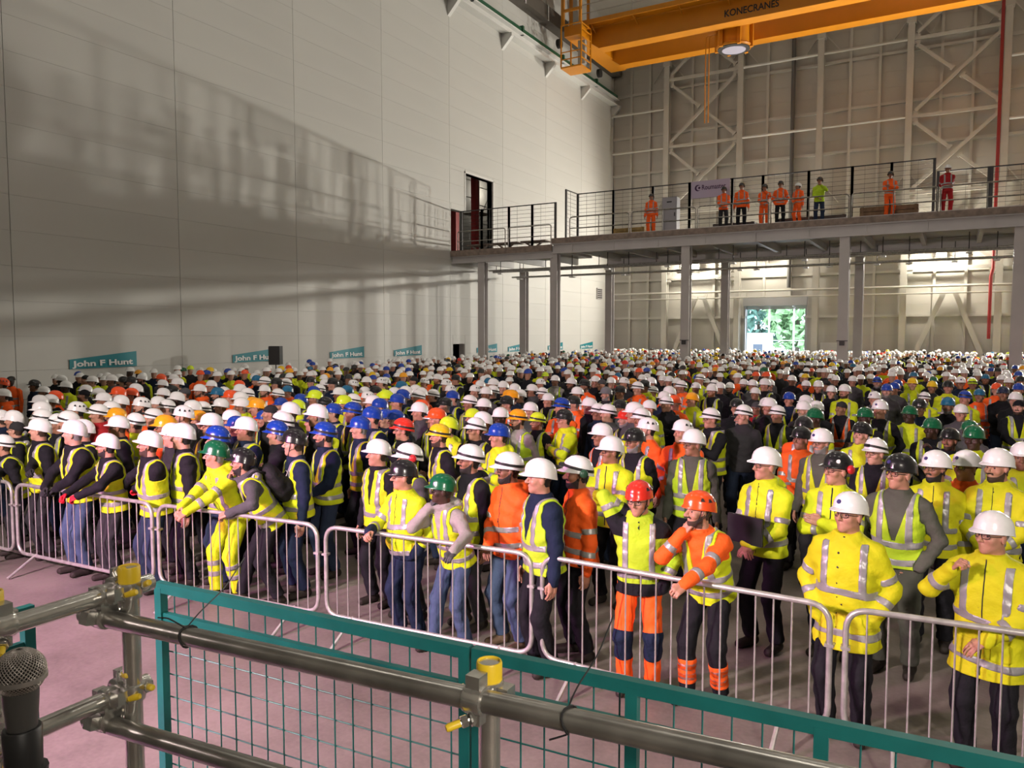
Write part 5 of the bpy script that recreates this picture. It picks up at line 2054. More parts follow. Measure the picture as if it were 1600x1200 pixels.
# ---- the people at the barrier and just behind it, one by one
VY = dict(coat='black', vest='yellow')
JY = dict(coat='yellow', coat_band=True)
JG = dict(coat='gold', coat_band=True)
JO = dict(coat='orange', coat_band=True)
PV = dict(vest=True)
PJ = dict(coat_bands=True)
RP = lambda px, py, pole, shape='grip', z=1.085: ('W', px, py, z, pole, shape)
FRONT = [
    # px, py, scale, body turn, pose, look, label
    (7, 679, .90, 50, dict(PV, head=(25, 4), lean=22, hipback=.10, armL='down', armR=RP(-12, 752, (.6, -.5, -.5)), gloves=True), dict(VY, helm='white', strap='s', glasses=True), 'person in strapped white helmet at the picture edge, first at the barrier'),
    (64, 653, 1.0, 42, dict(PV, head=(38, 6), armL='down', armR=RP(38, 757, (.6, -.5, -.5)), gloves=True, headi=1), dict(VY, helm='white', skin='pale'), 'person in white helmet gripping the barrier with one dark glove, clean shaven'),
    (118, 656, 1.03, 40, dict(PV, head=(42, 6), lean=7, hipback=.05, armL=RP(88, 763, (-1, .2, -.2)), armR=RP(70, 762, (.8, .2, -.4)), gloves=True, headi=1, build=1.1), dict(VY, helm='white', legs='jeans', hairc='grey', skin='pale'), 'stout person in white helmet and blue jeans, black gloves on the barrier'),
    (170, 677, .96, 45, dict(PV, head=(38, 6), lean=6, hipback=.04, armL=RP(122, 775, (-1, .2, -.3)), armR=RP(104, 772, (.8, .2, -.4)), gloves=True, headi=0), dict(VY, helm='white', glasses=True, glove='redglove', hairc='black', beard=True, legs='charcoal'), 'person in white helmet and glasses, red gloves folded over the barrier'),
    (237, 673, 1.0, 45, dict(PV, head=(38, 8), lean=5, hipback=.04, armL=RP(206, 768, (-1, .2, -.3)), armR=RP(190, 764, (.8, .2, -.4)), gloves=True, headi=2), dict(VY, helm='white', glasses=True, beard=True, glove='redglove', legs='darkjeans', hairc='brown'), 'bearded person in white helmet and glasses, red gloves, next to the green helmet'),
    (287, 661, 1.03, 58, dict(PV, head=(25, 4), armL='down', armR='front', headi=3), dict(VY, helm='white', skin='pale', hairc='black', legs='black'), 'young person in white helmet, dark fleece and vest, behind the red-gloved beard'),
    (340, 688, 1.0, 38, dict(PJ, head=(42, 6), lean=24, hipback=.20, drop=.015, armL=RP(291, 800, (-1, .2, -.5)), armR=RP(280, 797, (.8, -.1, -.7)), hbands=(.0,), leg_bands=(.56, .68), hood=True, feet=((-.13, -.12, 5), (.12, .0, -12))), dict(JY, helm='green', legs='yellow', leg_band=True, hairc='grey'), 'person in glossy green helmet and full yellow suit leaning with clasped hands'),
    (383, 700, .985, 66, dict(PV, coat='jacket', head=(18, 8), lean=30, hipback=.22, drop=.03, poke=.03, armL=RP(357, 802, (-1, .3, -.6)), armR='chin', hood=True, feet=((-.14, -.25, 0), (.12, .12, -10)), vneck=.22), dict(coat='grey', vest='yellow', helm='black', glasses=True, beard=True, hairc='black', legs='black', sbadge=True), 'person in black helmet and grey hooded top leaning with hand to chin'),
    (462, 670, 1.02, 58, dict(PV, head=(28, 4), armL='down', armR='front', headi=1), dict(coat='navy', vest='yellow', helm='black', style='v', legs='navy', skin='pale'), 'person in black climbing helmet and navy coat behind the backpack'),
    (510, 659, 1.02, 50, dict(PV, head=(33, 5), armL='front', armR='front', headi=2), dict(coat='navy', vest='yellow', helm='blue', beard=True, hairc='black', strap='s', legs='darkjeans'), 'dark-bearded person in blue helmet with pale scarf and navy coat'),
    (593, 686, .98, 38, dict(PV, head=(36, 4), armL='down', armR='down', headi=1, vneck=.10, vest_hbands=(.06,), vb=0), dict(coat='black', vest='yellow', helm='white', legs='black'), 'person in white helmet and zipped yellow bodywarmer behind the black helmet'),
    (632, 718, .95, 42, dict(PJ, head=(34, 2), lean=6, armL='pocket', armR=RP(577, 832, (.8, -.5, -.5)), two_tone=-.01, belly=.07, build=1.08, hbands=(-.04, .22), headi=1), dict(coat='yellow', coat_band=True, panel='navy', helm='black', glasses=True, hairc='black', legs='navy'), 'person in black helmet and yellow-navy jacket, bare hand on the barrier'),
    (694, 740, .915, 48, dict(PV, head=(32, 4), lean=17, hipback=.12, poke=.02, armL=RP(708, 862, (-1, -.2, -.3)), armR='chin', gloves=True, hood=True, headi=3, feet=((-.15, -.1, 5), (.13, .10, -15)), vneck=.14), dict(coat='lightgrey', vest='yellow', helm='green', skin='dark', glasses=True, hairc='black', glove='grey', legs='jeans', badge=True), 'person in green helmet and grey hooded top, gloved fist at the mouth'),
    (641, 692, .99, 50, dict(PV, head=(30, 3), headi=2), dict(coat='grey', vest='yellow', helm='white', strap='l', muffs='red', glasses=True), 'person in white helmet with headlamp and one red ear defender'),
    (738, 694, 1.0, 52, dict(PV, head=(28, 5), hood=True, headi=0), dict(VY, helm='white', strap='s', beard=True, hairc='black', skin='tan', glasses=True), 'person in white helmet with long dark hair and black hooded coat'),
    (797, 706, 1.0, 52, dict(PJ, head=(26, 2), armL='down', armR='front', hood=True, headi=3, vbands=.0), dict(JO, helm='white', strap='s', skin='medium', glasses=True, beard=True, hairc='black', legs='jeans', boot='tanboot'), 'person in white helmet and bright orange jacket with blue jeans'),
    (846, 716, 1.013, 66, dict(PV, head=(14, 2), armL='down', armR='down', headi=1, build=1.06), dict(coat='navy', vest='lime', helm='white', legs='black', hairc='black', skin='fair'), 'person in white helmet over black beanie, navy coat and lime vest'),
    (905, 712, 1.0, 74, dict(PJ, head=(10, 3), armL='down', armR='front', headi=2, vbands=.0), dict(JO, helm='white', strap='l', muffs='green', skin='tan', beard=True, hairc='black', legs='black'), 'person in white helmet with green lamp and orange jacket'),
    (957, 681, 1.0, 38, dict(PJ, head=(34, 3), armL='cross', armR='crossunder', headi=0), dict(JY, helm='white', style='c', skin='tan', glasses=True, hairc='black', legs='black'), 'person in cream helmet and yellow jacket with folded arms'),
    (998, 750, .955, 14, dict(PJ, head=(22, -6), armR='neck', armL='pocket', two_tone=.0, tone_top=True, hood=True, headi=3, hbands=(.05,), leg_patch=(.40, .64), build=.97, vbands=.11), dict(coat='lime', coat_band=True, panel='black', helm='red', glasses=True, hairc='brown', legs='orange', patch='navy', style='v'), 'person in red helmet, lime jacket and orange trousers, arm behind the head'),
    (1095, 766, .953, 42, dict(PV, head=(34, 2), lean=20, hipback=.14, poke=.03, armL=RP(1066, 917, (-1, -.1, -.4)), armR='chin', coat_bands=True, hbands=(-.05,), headi=2, leg_patch=(.60, .80), leg_bands=(.66, .745), feet=((-.12, -.10, 5), (.12, .02, -10)), vneck=.2), dict(coat='orange', coat_band=True, vest='yellow', helm='orange', style='v', beard=True, hairc='brown', legs='black', patch='orange', leg_band=True), 'person in orange climbing helmet and orange jacket, fist at the mouth'),
    (1086, 670, 1.02, 22, dict(PV, head=(44, 4), armL='down', armR='down', headi=0, vopen=.055, vneck=.18), dict(coat='olive', vest='lime', helm='white', glasses=True, legs='black', hairc='grey', skin='tan'), 'person in white helmet with open lime vest over olive jacket, facing the gap'),
    (1200, 698, 1.03, 52, dict(PJ, head=(22, 4), armL='front', armR='front', hood=True, headi=1, hbands=(.02, .17)), dict(JY, helm='white', glasses=True, hairc='grey', legs='black'), 'person in white helmet and yellow jacket holding a black folder'),
    (1285, 669, 1.0, 40, dict(PV, head=(25, 0), headi=0), dict(coat='olive', vest='yellow', helm='white', badge=True, glasses=True, beard=True, hairc='grey', legs='charcoal'), 'grey-bearded person in white helmet with violet badge'),
    (1312, 705, 1.02, 38, dict(PJ, head=(34, 5), armL='cross', armR='crossunder', headi=3), dict(JY, helm='black', muffs='both', glasses=True, hairc='black', sbadge=True, legs='darkjeans'), 'person in black helmet and yellow jacket, folded arms, round badge'),
    (1332, 768, .98, 36, dict(PJ, coat='parka', head=(26, 6), armL='pocket', armR='pocket', headi=1, hbands=(-.16, .14), vbands=.13), dict(JG, helm='white', glasses=True, badge=True, hairc='brown', legs='black'), 'person in white helmet and long yellow parka with hands in pockets'),
    (1410, 708, 1.04, 40, dict(PV, coat='jumper', head=(30, 4), armL='pocket', armR='pocket', headi=0, vhem=-.09, build=1.05), dict(coat='olive', vest='lime', helm='black', glasses=True, badge=True, hairc='grey', legs='olive'), 'person in black helmet, grey sleeves and lime vest, hands in pockets'),
    (1465, 703, 1.01, 36, dict(PJ, head=(34, 2), hood=True, headi=2), dict(JG, helm='white', beard=True, hairc='black', skin='tan', glasses=True, badge=True, legs='black'), 'black-bearded person in white helmet and yellow hooded jacket'),
    (1512, 703, .99, 40, dict(PV, head=(30, 2), headi=1), dict(coat='orange', vest='yellow', helm='white', badge=True, glasses=True, hairc='brown', legs='black'), 'person in cream helmet with large violet badge and orange collar'),
    (1562, 700, 1.04, 44, dict(PJ, head=(26, 2), armL='front', armR='front', hood=True, headi=0), dict(JG, helm='white', beard=True, hairc='brown', legs='black'), 'bearded person in cream helmet and yellow hooded jacket at the picture edge'),
    (1555, 798, .958, 46, dict(PJ, coat='parka', head=(28, 2), armL='front', armR=((.17, .29, 1.44), (.9, .2, -1), 'fist'), mirror_armR=True, headi=1, hbands=(-.16, .12), vbands=.13, build=1.08), dict(JG, helm='white', glasses=True, hairc='grey', legs='black'), 'person in white helmet and yellow parka raising a hand, largest of all'),
]
TAKEN = []
FRONT_AT = {}
for k, (px, py, s, phi, P, L, lab) in enumerate(FRONT):
    P = dict(P, seed=k + 3, zip=L['coat'] in ('yellow', 'orange', 'gold', 'lime', 'lightgrey', 'grey') and not P.get('vest'))
    rz = yaw_dir(phi)
    base = place(P, px, py, rz, s)
    for key in ('armL', 'armR'):
        a = P.get(key)
        if isinstance(a, tuple) and a[0] == 'W':
            w = at_z(a[1], a[2], a[3])
            l = rotz(-rz) @ ((w - base) / s)
            P[key] = (l, a[4], a[5])
    D = meshes_of(P, True)
    t = thing('person', lab, 'person', base, rz, 'people in the crowd')
    t.scale = (s, s, s)
    dress(t, D, dict(L, near=True))
    TAKEN.append((base[0], base[1]))
    FRONT_AT[k] = (t, D, P, base, rz, s)
    print('FRONT', k, np.round(base[:2], 2), lab[:40])

# backpack and folder
t0, D0, P0, b0, rz0, s0 = FRONT_AT[7]
F0 = D0['F']


def worn(fig, loc):
    F, b, rz, s = fig[1]['F'], fig[3], fig[4], fig[5]
    return b + rotz(rz) @ ((F['pel'] + F['R'] @ np.array(loc, float)) * s)


bp = thing('backpack', 'black backpack with pale logo on the grey-hooded person', 'backpack', worn(FRONT_AT[7], (0, -.17, .10)), rz0)
Rb = FRONT_AT[7][1]['F']['R']
v, q = surfnet(lambda p: smin(ell(p, (0, -.075, .19), (.165, .105, .245)), ell(p, (0, -.15, .11), (.125, .075, .13)), .03) + .004 * np.sin(p[:, 2] * 50 + 2 * np.sin(p[:, 0] * 30)), (-.22, -.28, -.1), (.22, .08, .48), .017)
link('bag', np_mesh('bag', v @ Rb.T, q, [cloth('backpack_cloth', (.012, .012, .013), .7)]), bp)
for sx in (-1, 1):
    pts = arc_path([(sx * .10, -.02, .38), (sx * .11, .06, .45), (sx * .12, .22, .40), (sx * .15, .30, .22), (sx * .17, .12, .02)], .05)
    MB().tube(pts @ Rb.T, .016, 6).build('strap', MATS['backpack_cloth'], bp, smooth=True)
zp = MB().tube(arc_path([(-.10, -.19, .22), (-.08, -.225, .24), (.08, -.225, .24), (.10, -.19, .22)], .03) @ Rb.T, .004, 5).build('zip', M_GREY, bp)
MB().box(Rb @ np.array((.04, -.235, .14)), (.05, .01, .025)).build('logo_patch', M_WHITE, bp)
fd = thing('folder', 'black folder held by the person in yellow jacket', 'folder', worn(FRONT_AT[22], (.02, .275, .04)), FRONT_AT[22][4])
MB().bx(-.18, .18, 0, .006, 0, .25).build('cover', mat('folder_black', (.012, .012, .013), .4), fd)
MB().bx(-.175, .175, .006, .018, .004, .246).build('paper', M_WHITE, fd)
MB().bx(-.18, .18, .018, .024, 0, .25).build('cover', MATS['folder_black'], fd)

# ---- the people behind them: px, py of the helmet top, helmet (colour + style), clothes, extras
CATALOG = """
5 590 Ov k -;37 583 K q t;55 593 K k -;6 607 W o -;69 603 W k -;88 610 O o m;97 586 W k d;104 595 W y gd;134 584 N y -;145 587 W y g;135 601 W k -;132 606 N y m;64 617 W v -;66 627 W k -;67 639 Ws v m;80 616 W k -;155 606 W k m;163 613 W k -;175 585 W k m;187 584 W k -;194 588 K k -;186 604 O o -;190 617 Wb o -;122 627 Wv k -;109 642 Ws k -;93 646 Ws v -;155 631 Wl r -;175 627 Ws k -;184 637 A o -;186 649 W v g;23 641 W k -;2 640 W k -;27 655 N v g;131 655 W v -
223 584 W k b;206 588 K k -;253 584 O k -;272 584 W k -;278 590 W k -;255 593 W k m;213 599 W o -;207 606 O o -;256 606 W k m;270 602 K k -;278 612 W k d;289 603 N k -;311 583 K k -;330 580 W o m;331 594 W k -;313 600 W o bg;341 605 T k b;351 604 W k -;352 579 K v -;369 580 W k -;375 594 O k -;376 600 W k -;387 606 Ws o -;377 612 W k -;379 621 W y g;396 620 A k -;361 609 O o -;223 620 Wv o b;248 619 W k -;262 624 Ws k g;301 625 W k -;317 627 Ws k -;288 633 Wv k -;346 622 Wb k g;363 640 W k g;332 645 W v g;213 645 Ws y -;241 638 Wl k -;260 648 A o g;312 641 A k -;272 661 W k -;341 665 Bs n -;386 651 W n -;372 650 B n -
402 586 T k -;414 588 Ws k -;433 590 K o g;448 591 Ws k -;414 601 W o b;450 602 T o -;435 607 Ws o -;402 622 A o -;440 621 B o -;423 629 N k -;455 628 W k -;466 624 L y h;471 615 B n -;491 603 B k -;493 609 L v -;509 620 Ks k -;465 580 W k -;486 588 K k -;500 600 Ws k -;508 592 W k d;500 580 W k -;535 582 W k -;521 590 K k -;553 593 Wv y -;560 580 W k m;573 588 W k -;543 602 T o -;531 605 W o m;571 604 W k -;588 603 K k -;597 589 Wv y -;538 617 L y -;553 615 Ws k -;568 614 O k -;576 611 Wv k -;584 617 W k -;598 612 L y -;594 622 B n -;553 628 Bs v -;497 631 W k -;523 630 B n g;583 635 B n -;597 640 B n g;414 641 B n h;444 643 Ws v bg;489 643 D v -;564 650 B n -;434 657 Bs k h
603 589 W k -;623 580 W k b;638 583 K k m;647 586 N k -;685 584 W k b;664 590 Wv o -;698 592 Wv k -;713 585 K v -;628 595 T k -;704 601 Wv k -;708 610 B k -;748 583 W k -;757 587 W k -;764 590 T k -;772 591 W k -;751 594 W k -;743 601 Wv k -;771 602 Ws k -;787 595 W k -;796 609 A k -;791 583 Ks k -;617 605 W k -;635 603 W k -;604 609 L y -;650 601 W o -;659 605 W o -;655 609 Ws o -;678 608 Ws k -;631 608 B n -;622 615 B n -;760 604 W k m;697 621 K n -;660 624 O o -;656 628 W k h;735 617 Ws k h;757 622 W k d;793 618 K o g;684 637 O k -;680 640 Wl v g;783 636 W k gd;703 651 L y h;740 638 L v -;756 643 W k -;745 652 Wl v g;781 661 B y h;605 639 B n -;620 640 B n -;632 653 Rs v g;688 662 Ys v b
823 583 W o b;834 580 W k -;848 582 W k -;862 580 W k -;873 580 A k -;898 581 A k -;915 581 W k -;927 580 A k -;868 586 W g g;845 591 Wv k -;894 590 W k bg;915 592 K o b;931 587 W k -;941 590 N k -;955 589 W k g;976 589 Wv k -;989 591 A k -;997 596 Ws o -;805 599 W k m;832 600 W k h;848 605 Ws k b;903 604 W o -;948 604 E k b;970 602 K v -;814 608 W k -;801 609 A k -;857 614 W v -;879 621 Bs o -;898 618 K o -;922 621 W k g;970 624 K k -;830 628 W k g;936 630 Ws k g;951 631 Ws k -;993 628 W k -;999 637 Ws k -;883 639 K y g;810 639 As g gb;841 644 Ls v bg;979 640 R v b;942 661 W p g;992 668 K v bg
1004 585 W k -;1023 583 W k -;1018 589 W k -;1036 586 W k -;1046 587 W k -;1057 582 W k -;1071 582 Ws k -;1095 584 Ws y -;1120 582 Ws k -;1145 581 N k -;1170 581 W k -;1008 593 K y m;1021 603 Ws k -;1058 590 W k -;1065 594 Ws o -;1088 597 Wb y -;1117 593 Ws k -;1126 597 W k -;1141 597 W k b;1163 592 W n b;1177 593 W k g;1196 591 W k -;1047 603 W o -;1113 600 W v bg;1181 605 W k -;1039 611 W k -;1055 617 O o -;1083 613 A y h;1042 618 Ws k h;1016 625 W y -;1152 622 K k -;1182 625 N r g;1198 621 W k -;1004 637 Ws y -;1112 637 Ws v g;1164 632 Ws k -;1159 639 K y b;1014 652 Wv o -;1069 655 Wv o -
1210 580 W y -;1228 580 A k -;1252 580 T k -;1238 586 W k m;1203 592 W k -;1260 594 W k b;1279 594 W v -;1292 592 N k -;1300 584 W k -;1306 586 W k g;1322 580 Y y -;1333 587 W k -;1341 580 W k -;1350 580 O k -;1361 584 W v -;1371 588 Bs v b;1388 580 W y m;1300 602 W k h;1321 600 W y b;1386 599 B k b;1398 597 B k -;1234 612 B n -;1260 617 W k -;1277 626 W k -;1367 611 Wb k -;1203 621 W k -;1216 633 Ws v -;1257 626 W k b;1275 637 G y d;1316 624 N p -;1353 636 G v d;1376 624 Wb v -;1257 650 K o -;1254 666 K o -;1349 659 K y -;1370 684 Wl v g
1403 593 B k -;1414 581 W k -;1430 582 Ws y -;1426 590 Y y -;1457 580 W k -;1457 595 Y k h;1477 583 W o -;1482 594 K y -;1501 588 Wb k g;1520 591 Ls y -;1540 584 T v b;1558 598 O o -;1565 585 W k -;1577 589 W k -;1595 587 K k -;1519 581 W k -;1592 598 B k -;1568 603 D k -;1509 610 Bs y -;1531 607 T o -;1445 612 Ws y -;1437 622 K n g;1482 620 T k b;1502 631 W k g;1423 633 G y d;1458 652 G v d;1516 656 G k d;1523 664 G y d;1486 668 K v b;1592 622 N k b;1588 612 W k -;1598 690 W y m
"""
VAR = [
    dict(head=(22, 3), armL='down', armR='down', headi=0), dict(head=(28, 4), armL='front', armR='front', headi=1), dict(head=(32, 3), armL='cross', armR='crossunder', headi=2),
    dict(head=(18, 2), armL='pocket', armR='pocket', headi=3), dict(head=(34, 5), armL='down', armR='pocket', headi=1, build=1.08, belly=.04), dict(head=(24, 3), armL='front', armR='front', hood=True, headi=0),
    dict(head=(30, 6), armL='down', armR='down', hood=True, headi=2, build=.95), dict(head=(15, 2), armL='cross', armR='crossunder', headi=3, hood=True, build=1.05), dict(head=(36, 4), armL='down', armR='front', headi=0, coat='long'),
    dict(head=(26, 0), armL='back', armR='back', headi=1), dict(head=(30, 4), armL='phone', armR='front', headi=2),
]
VD = [meshes_of(dict(p, vest=True, coat_bands=True, seed=50 + i, res=.022, resl=.03, vneck=(.27, .2, .24)[i % 3])) for i, p in enumerate(VAR)]
rs = np.random.RandomState(11)
CAT = []
for ln in CATALOG.strip().splitlines():
    for e in ln.split(';'):
        a = e.split()
        if float(a[1]) < 584:
            continue
        CAT.append((float(a[0]), float(a[1]), a[2], a[3], a[4] if len(a) > 4 else ''))
n = len(CAT)
RAY = np.array([ray(c[0], c[1]) for c in CAT])
hgt = np.clip(rs.normal(1.815, .045, n), 1.70, 1.92)
fixed = np.array(TAKEN)


def ground(h):
    t = (h - EYE[2]) / RAY[:, 2]
    return RAY[:, :2] * t[:, None]


for it in range(400):
    p = ground(hgt)
    alln = np.concatenate([p, fixed])
    d = p[:, None] - alln[None]
    dist = np.linalg.norm(d, axis=2)
    dist[np.arange(n), np.arange(n)] = 9
    push = np.zeros(n)
    u = RAY[:, :2] / np.linalg.norm(RAY[:, :2], axis=1)[:, None]
    m = dist < .56
    f = np.where(m, .56 - dist, 0)
    push = (f * (d * u[:, None]).sum(2) / np.maximum(dist, .05)).sum(1)
    push = np.where((np.abs(push) < .01) & m.any(1), rs.normal(0, .02, n), push)
    hgt = np.clip(hgt - .10 * push * np.abs(RAY[:, 2]) / np.linalg.norm(RAY[:, :2], axis=1), 1.66, 1.98)
    hgt = np.where(ground(hgt)[:, 1] < 5.75, np.maximum(1.52, hgt - .004), hgt)
p = ground(hgt)
TGT = -14.0 * RT[:2] + 4.0 * FH[:2]
CLO = {'y': ('yellow jacket', dict(coat='yellow', coat_band=True)), 'v': ('black coat and yellow vest', dict(coat='black', vest='yellow')), 'n': ('navy coat and yellow vest', dict(coat='navy', vest='yellow')),
       'o': ('orange jacket', dict(coat='orange', coat_band=True)), 'k': ('dark coat', dict(coat='black')), 'g': ('grey top and lime vest', dict(coat='lightgrey', vest='lime')), 'p': ('orange vest', dict(coat='black', vest='orange')),
       'r': ('red coat', dict(coat='red')), 'q': ('yellow and navy jacket', dict(coat='yellow', coat_band=True))}
recs = []
for i, (px, py, hc, cl, ex) in enumerate(CAT):
    L = dict(CLO[cl][1])
    if cl == 'k':
        L['coat'] = ('black', 'navy', 'charcoal', 'black', 'grey')[rs.randint(5)]
        if rs.rand() < .30:
            L['vest'] = 'yellow' if rs.rand() < .75 else 'lime'
    L['legs'] = ('black', 'charcoal', 'navy', 'darkjeans', 'black')[rs.randint(5)]
    L['helm'] = HKEY[hc[0]]
    if hc[0] == 'N':
        L['style'] = 'n'
        L['cap'] = ('charcoal', 'black', 'grey')[rs.randint(3)]
    st = hc[1:]
    if st == 'v':
        L['style'] = 'v'
    if st in ('s', 'l'):
        L['strap'] = st
    if st == 'b':
        L['badge'] = True
    L['skin'] = 'dark' if 'd' in ex else ('medium' if 'm' in ex else ('pale', 'fair', 'fair', 'tan')[rs.randint(4)])
    L['hairc'] = 'black' if L['skin'] in ('dark', 'medium') else ('black', 'brown', 'grey', 'brown', 'ginger')[rs.randint(5)]
    L['glasses'] = 'g' in ex
    L['beard'] = 'b' in ex
    pool = [5, 6, 7] if 'h' in ex else list(range(11))
    vi = pool[rs.randint(len(pool))]
    if vi == 10 and rs.rand() < .7:
        vi = 0
    s = hgt[i] / head_top(VAR[vi])[2]
    gaze = np.interp(px, [0, 900, 1300, 1600], [74, 74, 62, 46]) * np.interp(py, [585, 640], [.74, 1.0]) + rs.normal(0, 10)
    rz = yaw_dir(gaze - VAR[vi]['head'][0])
    base = place(VAR[vi], px, py, rz, s)
    L['near'] = np.linalg.norm(base) < 12
    recs.append(dict(px=px, py=py, L=L, vi=vi, base=base, rz=rz, s=s, cl=cl, ex=ex, hc=hc))

# labels: own look, then the helmets beside and in front
CW_ = {'black': 'dark coat', 'navy': 'navy coat', 'charcoal': 'charcoal coat', 'grey': 'grey coat', 'lightgrey': 'light grey top', 'yellow': 'yellow jacket', 'orange': 'orange jacket', 'red': 'red coat', 'lime': 'lime jacket', 'gold': 'yellow jacket', 'olive': 'olive coat'}


def hat(L):
    if L.get('style') == 'n':
        return 'dark cap'
    return L['helm'] + (' vented' if L.get('style') == 'v' else '') + (' strapped' if L.get('strap') else '') + (' badged' if L.get('badge') else '') + ' helmet'


def look(r):
    L = r['L']
    w = hat(L) + ', ' + CW_[L['coat']]
    if L.get('vest'):
        w += ', ' + L['vest'] + ' vest'
    if L.get('beard'):
        w += ', beard'
    if L['glasses']:
        w += ', glasses'
    return w


def short(L):
    return 'dark cap' if L.get('style') == 'n' else L['helm'] + ' helmet'


spots = [(f[0], f[1], f[5]) for f in FRONT] + [(r['px'], r['py'], r['L']) for r in recs]


def near(r, dx, dy, wx, wy):
    best, bl = None, 1e9
    for (x, y, L) in spots:
        if (x, y) == (r['px'], r['py']):
            continue
        ex, ey = x - r['px'], y - r['py']
        if dx and (ex * dx < 5 or abs(ey) > abs(ex) * 1.2 + 4):
            continue
        if dy and (ey * dy < 5 or abs(ex) > abs(ey) * 1.2 + 4):
            continue
        q = ex * ex * wx + ey * ey * wy
        if q < bl:
            best, bl = L, q
    return best


nw = lambda x: len(x.replace(',', '').split())
for r in recs:
    a, b, c, e = near(r, -1, 0, 1, 3), near(r, 1, 0, 1, 3), near(r, 0, 1, 3, 1), near(r, 0, -1, 3, 1)
    sa, sb, sc, se = [short(x) if x else 'picture edge' for x in (a, b, c, e)]
    ca, cb, cc = [CW_[x['coat']] if x else 'picture edge' for x in (a, b, c)]
    def tint(sg):
        o_ = sorted(((x - r['px']) * sg, L['helm'] if L.get('style') != 'n' else 'capped') for (x, y, L) in spots if (x - r['px']) * sg > 3 and abs(y - r['py']) < 14 and (L['helm'] != 'white' or L.get('style') == 'n'))
        return (o_[0][1] + ' helmet').replace('capped helmet', 'dark cap') if o_ else 'picture edge'
    ta, tb_ = tint(-1), tint(1)
    A = 'person in ' + look(r)
    B = 'person in ' + hat(r['L']) + ', ' + CW_[r['L']['coat']]
    rel = ['', ', behind ' + sc, ', between %s and %s' % (sa, sb), ', behind %s, beside %s' % (sc, sb), ', behind %s, beside %s' % (sc, sa), ', behind %s, before %s' % (sc, se), ', behind %s, between %s and %s' % (sc, sa, sb),
           ', behind %s with %s' % (sc, cc), ', beside %s with %s' % (sb, cb), ', beside %s with %s' % (sa, ca), ', between %s and %s' % (ca, cb), ', behind %s, beside %s with %s' % (sc, sb, cb), ', behind %s with %s, beside %s' % (sc, cc, sa), ', in the row between %s and %s' % (ta, tb_), ', behind %s, between %s and %s' % (sc, ta, tb_), ', before %s, between %s and %s' % (se, ta, tb_), ', before %s, beside %s with %s' % (se, sb, cb), ', before %s, beside %s with %s' % (se, sa, ca)]
    r['B'] = B + ', in the row between %s and %s' % (ta, tb_)
    r['opts'] = [q for q in [A + x for x in rel] + [B + x for x in rel[1:]] if nw(q) <= 16]
count = {}
for r in recs:
    for q in set(r['opts']):
        count[q] = count.get(q, 0) + 1
rest = {}
for r in recs:
    u = [q for q in r['opts'] if count[q] == 1]
    if u:
        r['label'] = u[0]
    else:
        rest.setdefault(r['B'], []).append(r)
for k, v in rest.items():
    al = sorted(x['px'] for x in recs if x['B'] == k)
    for r in v:
        w = ('first', 'second', 'third', 'fourth', 'fifth', 'sixth', 'seventh', 'eighth')[min(7, al.index(r['px']))]
        r['label'] = '%s %s' % (w, k)
print('LABELS', len(recs), len({r['label'] for r in recs}), sum(len(v) for v in rest.values()))
for r in recs:
    t = thing('person', r['label'], 'person', r['base'], r['rz'], 'people in the crowd')
    t.scale = (r['s'],) * 3
    dress(t, VD[r['vi']], r['L'])
    TAKEN.append((r['base'][0], r['base'][1]))

# ---- people on the walkway
UPV = [(VD[0], dict(coat='orange', coat_band=True, legs='orange')), (VD[1], dict(coat='orange', coat_band=True, legs='charcoal')), (VD[0], dict(coat='orange', coat_band=True, vest=None, legs='black')), (VD[10], dict(coat='orange', coat_band=True, legs='orange')),
       (VD[3], dict(coat='orange', coat_band=True, legs='black')), (VD[8], dict(coat='orange', coat_band=True, legs='orange')), (VD[10], dict(coat='lime', legs='darkjeans')), (VD[2], dict(coat='orange', coat_band=True, legs='orange')), (VD[9], dict(coat='red', coat_band=True, legs='red'))]
UPL = ['person in orange overalls beside the grey cabinet on the walkway', 'person in orange jacket beside the lilac banner on the walkway', 'person in open orange jacket and black trousers, second past the banner', 'person in orange holding a phone near the walkway post',
       'person in orange jacket with black trousers in the walkway group middle', 'person in red-orange overalls next to the yellow jacket on the walkway', 'person in yellow jacket and dark trousers on the walkway', 'person in orange with folded arms behind the walkway rail', 'person in red overalls and white helmet leaning at the walkway rail']
for k, (px, py, ph) in enumerate(((1018, 303, 20), (1131, 292, 10), (1159, 286, 15), (1195, 288, 25), (1220, 283, 20), (1248, 286, 60), (1281, 277, 20), (1391, 268, 10), (1481, 258, 20))):
    D, L = UPV[k]
    q = at_y(px, py, 35.75)
    s = (q[2] - 7.62) / 1.815
    t = thing('person', UPL[k], 'person', (q[0], q[1], 7.62), yaw_dir(ph), 'people on the walkway')
    t.scale = (s,) * 3
    dress(t, D, dict(L, helm='white' if k in (5, 8) else 'black', skin='tan', hairc='black'))

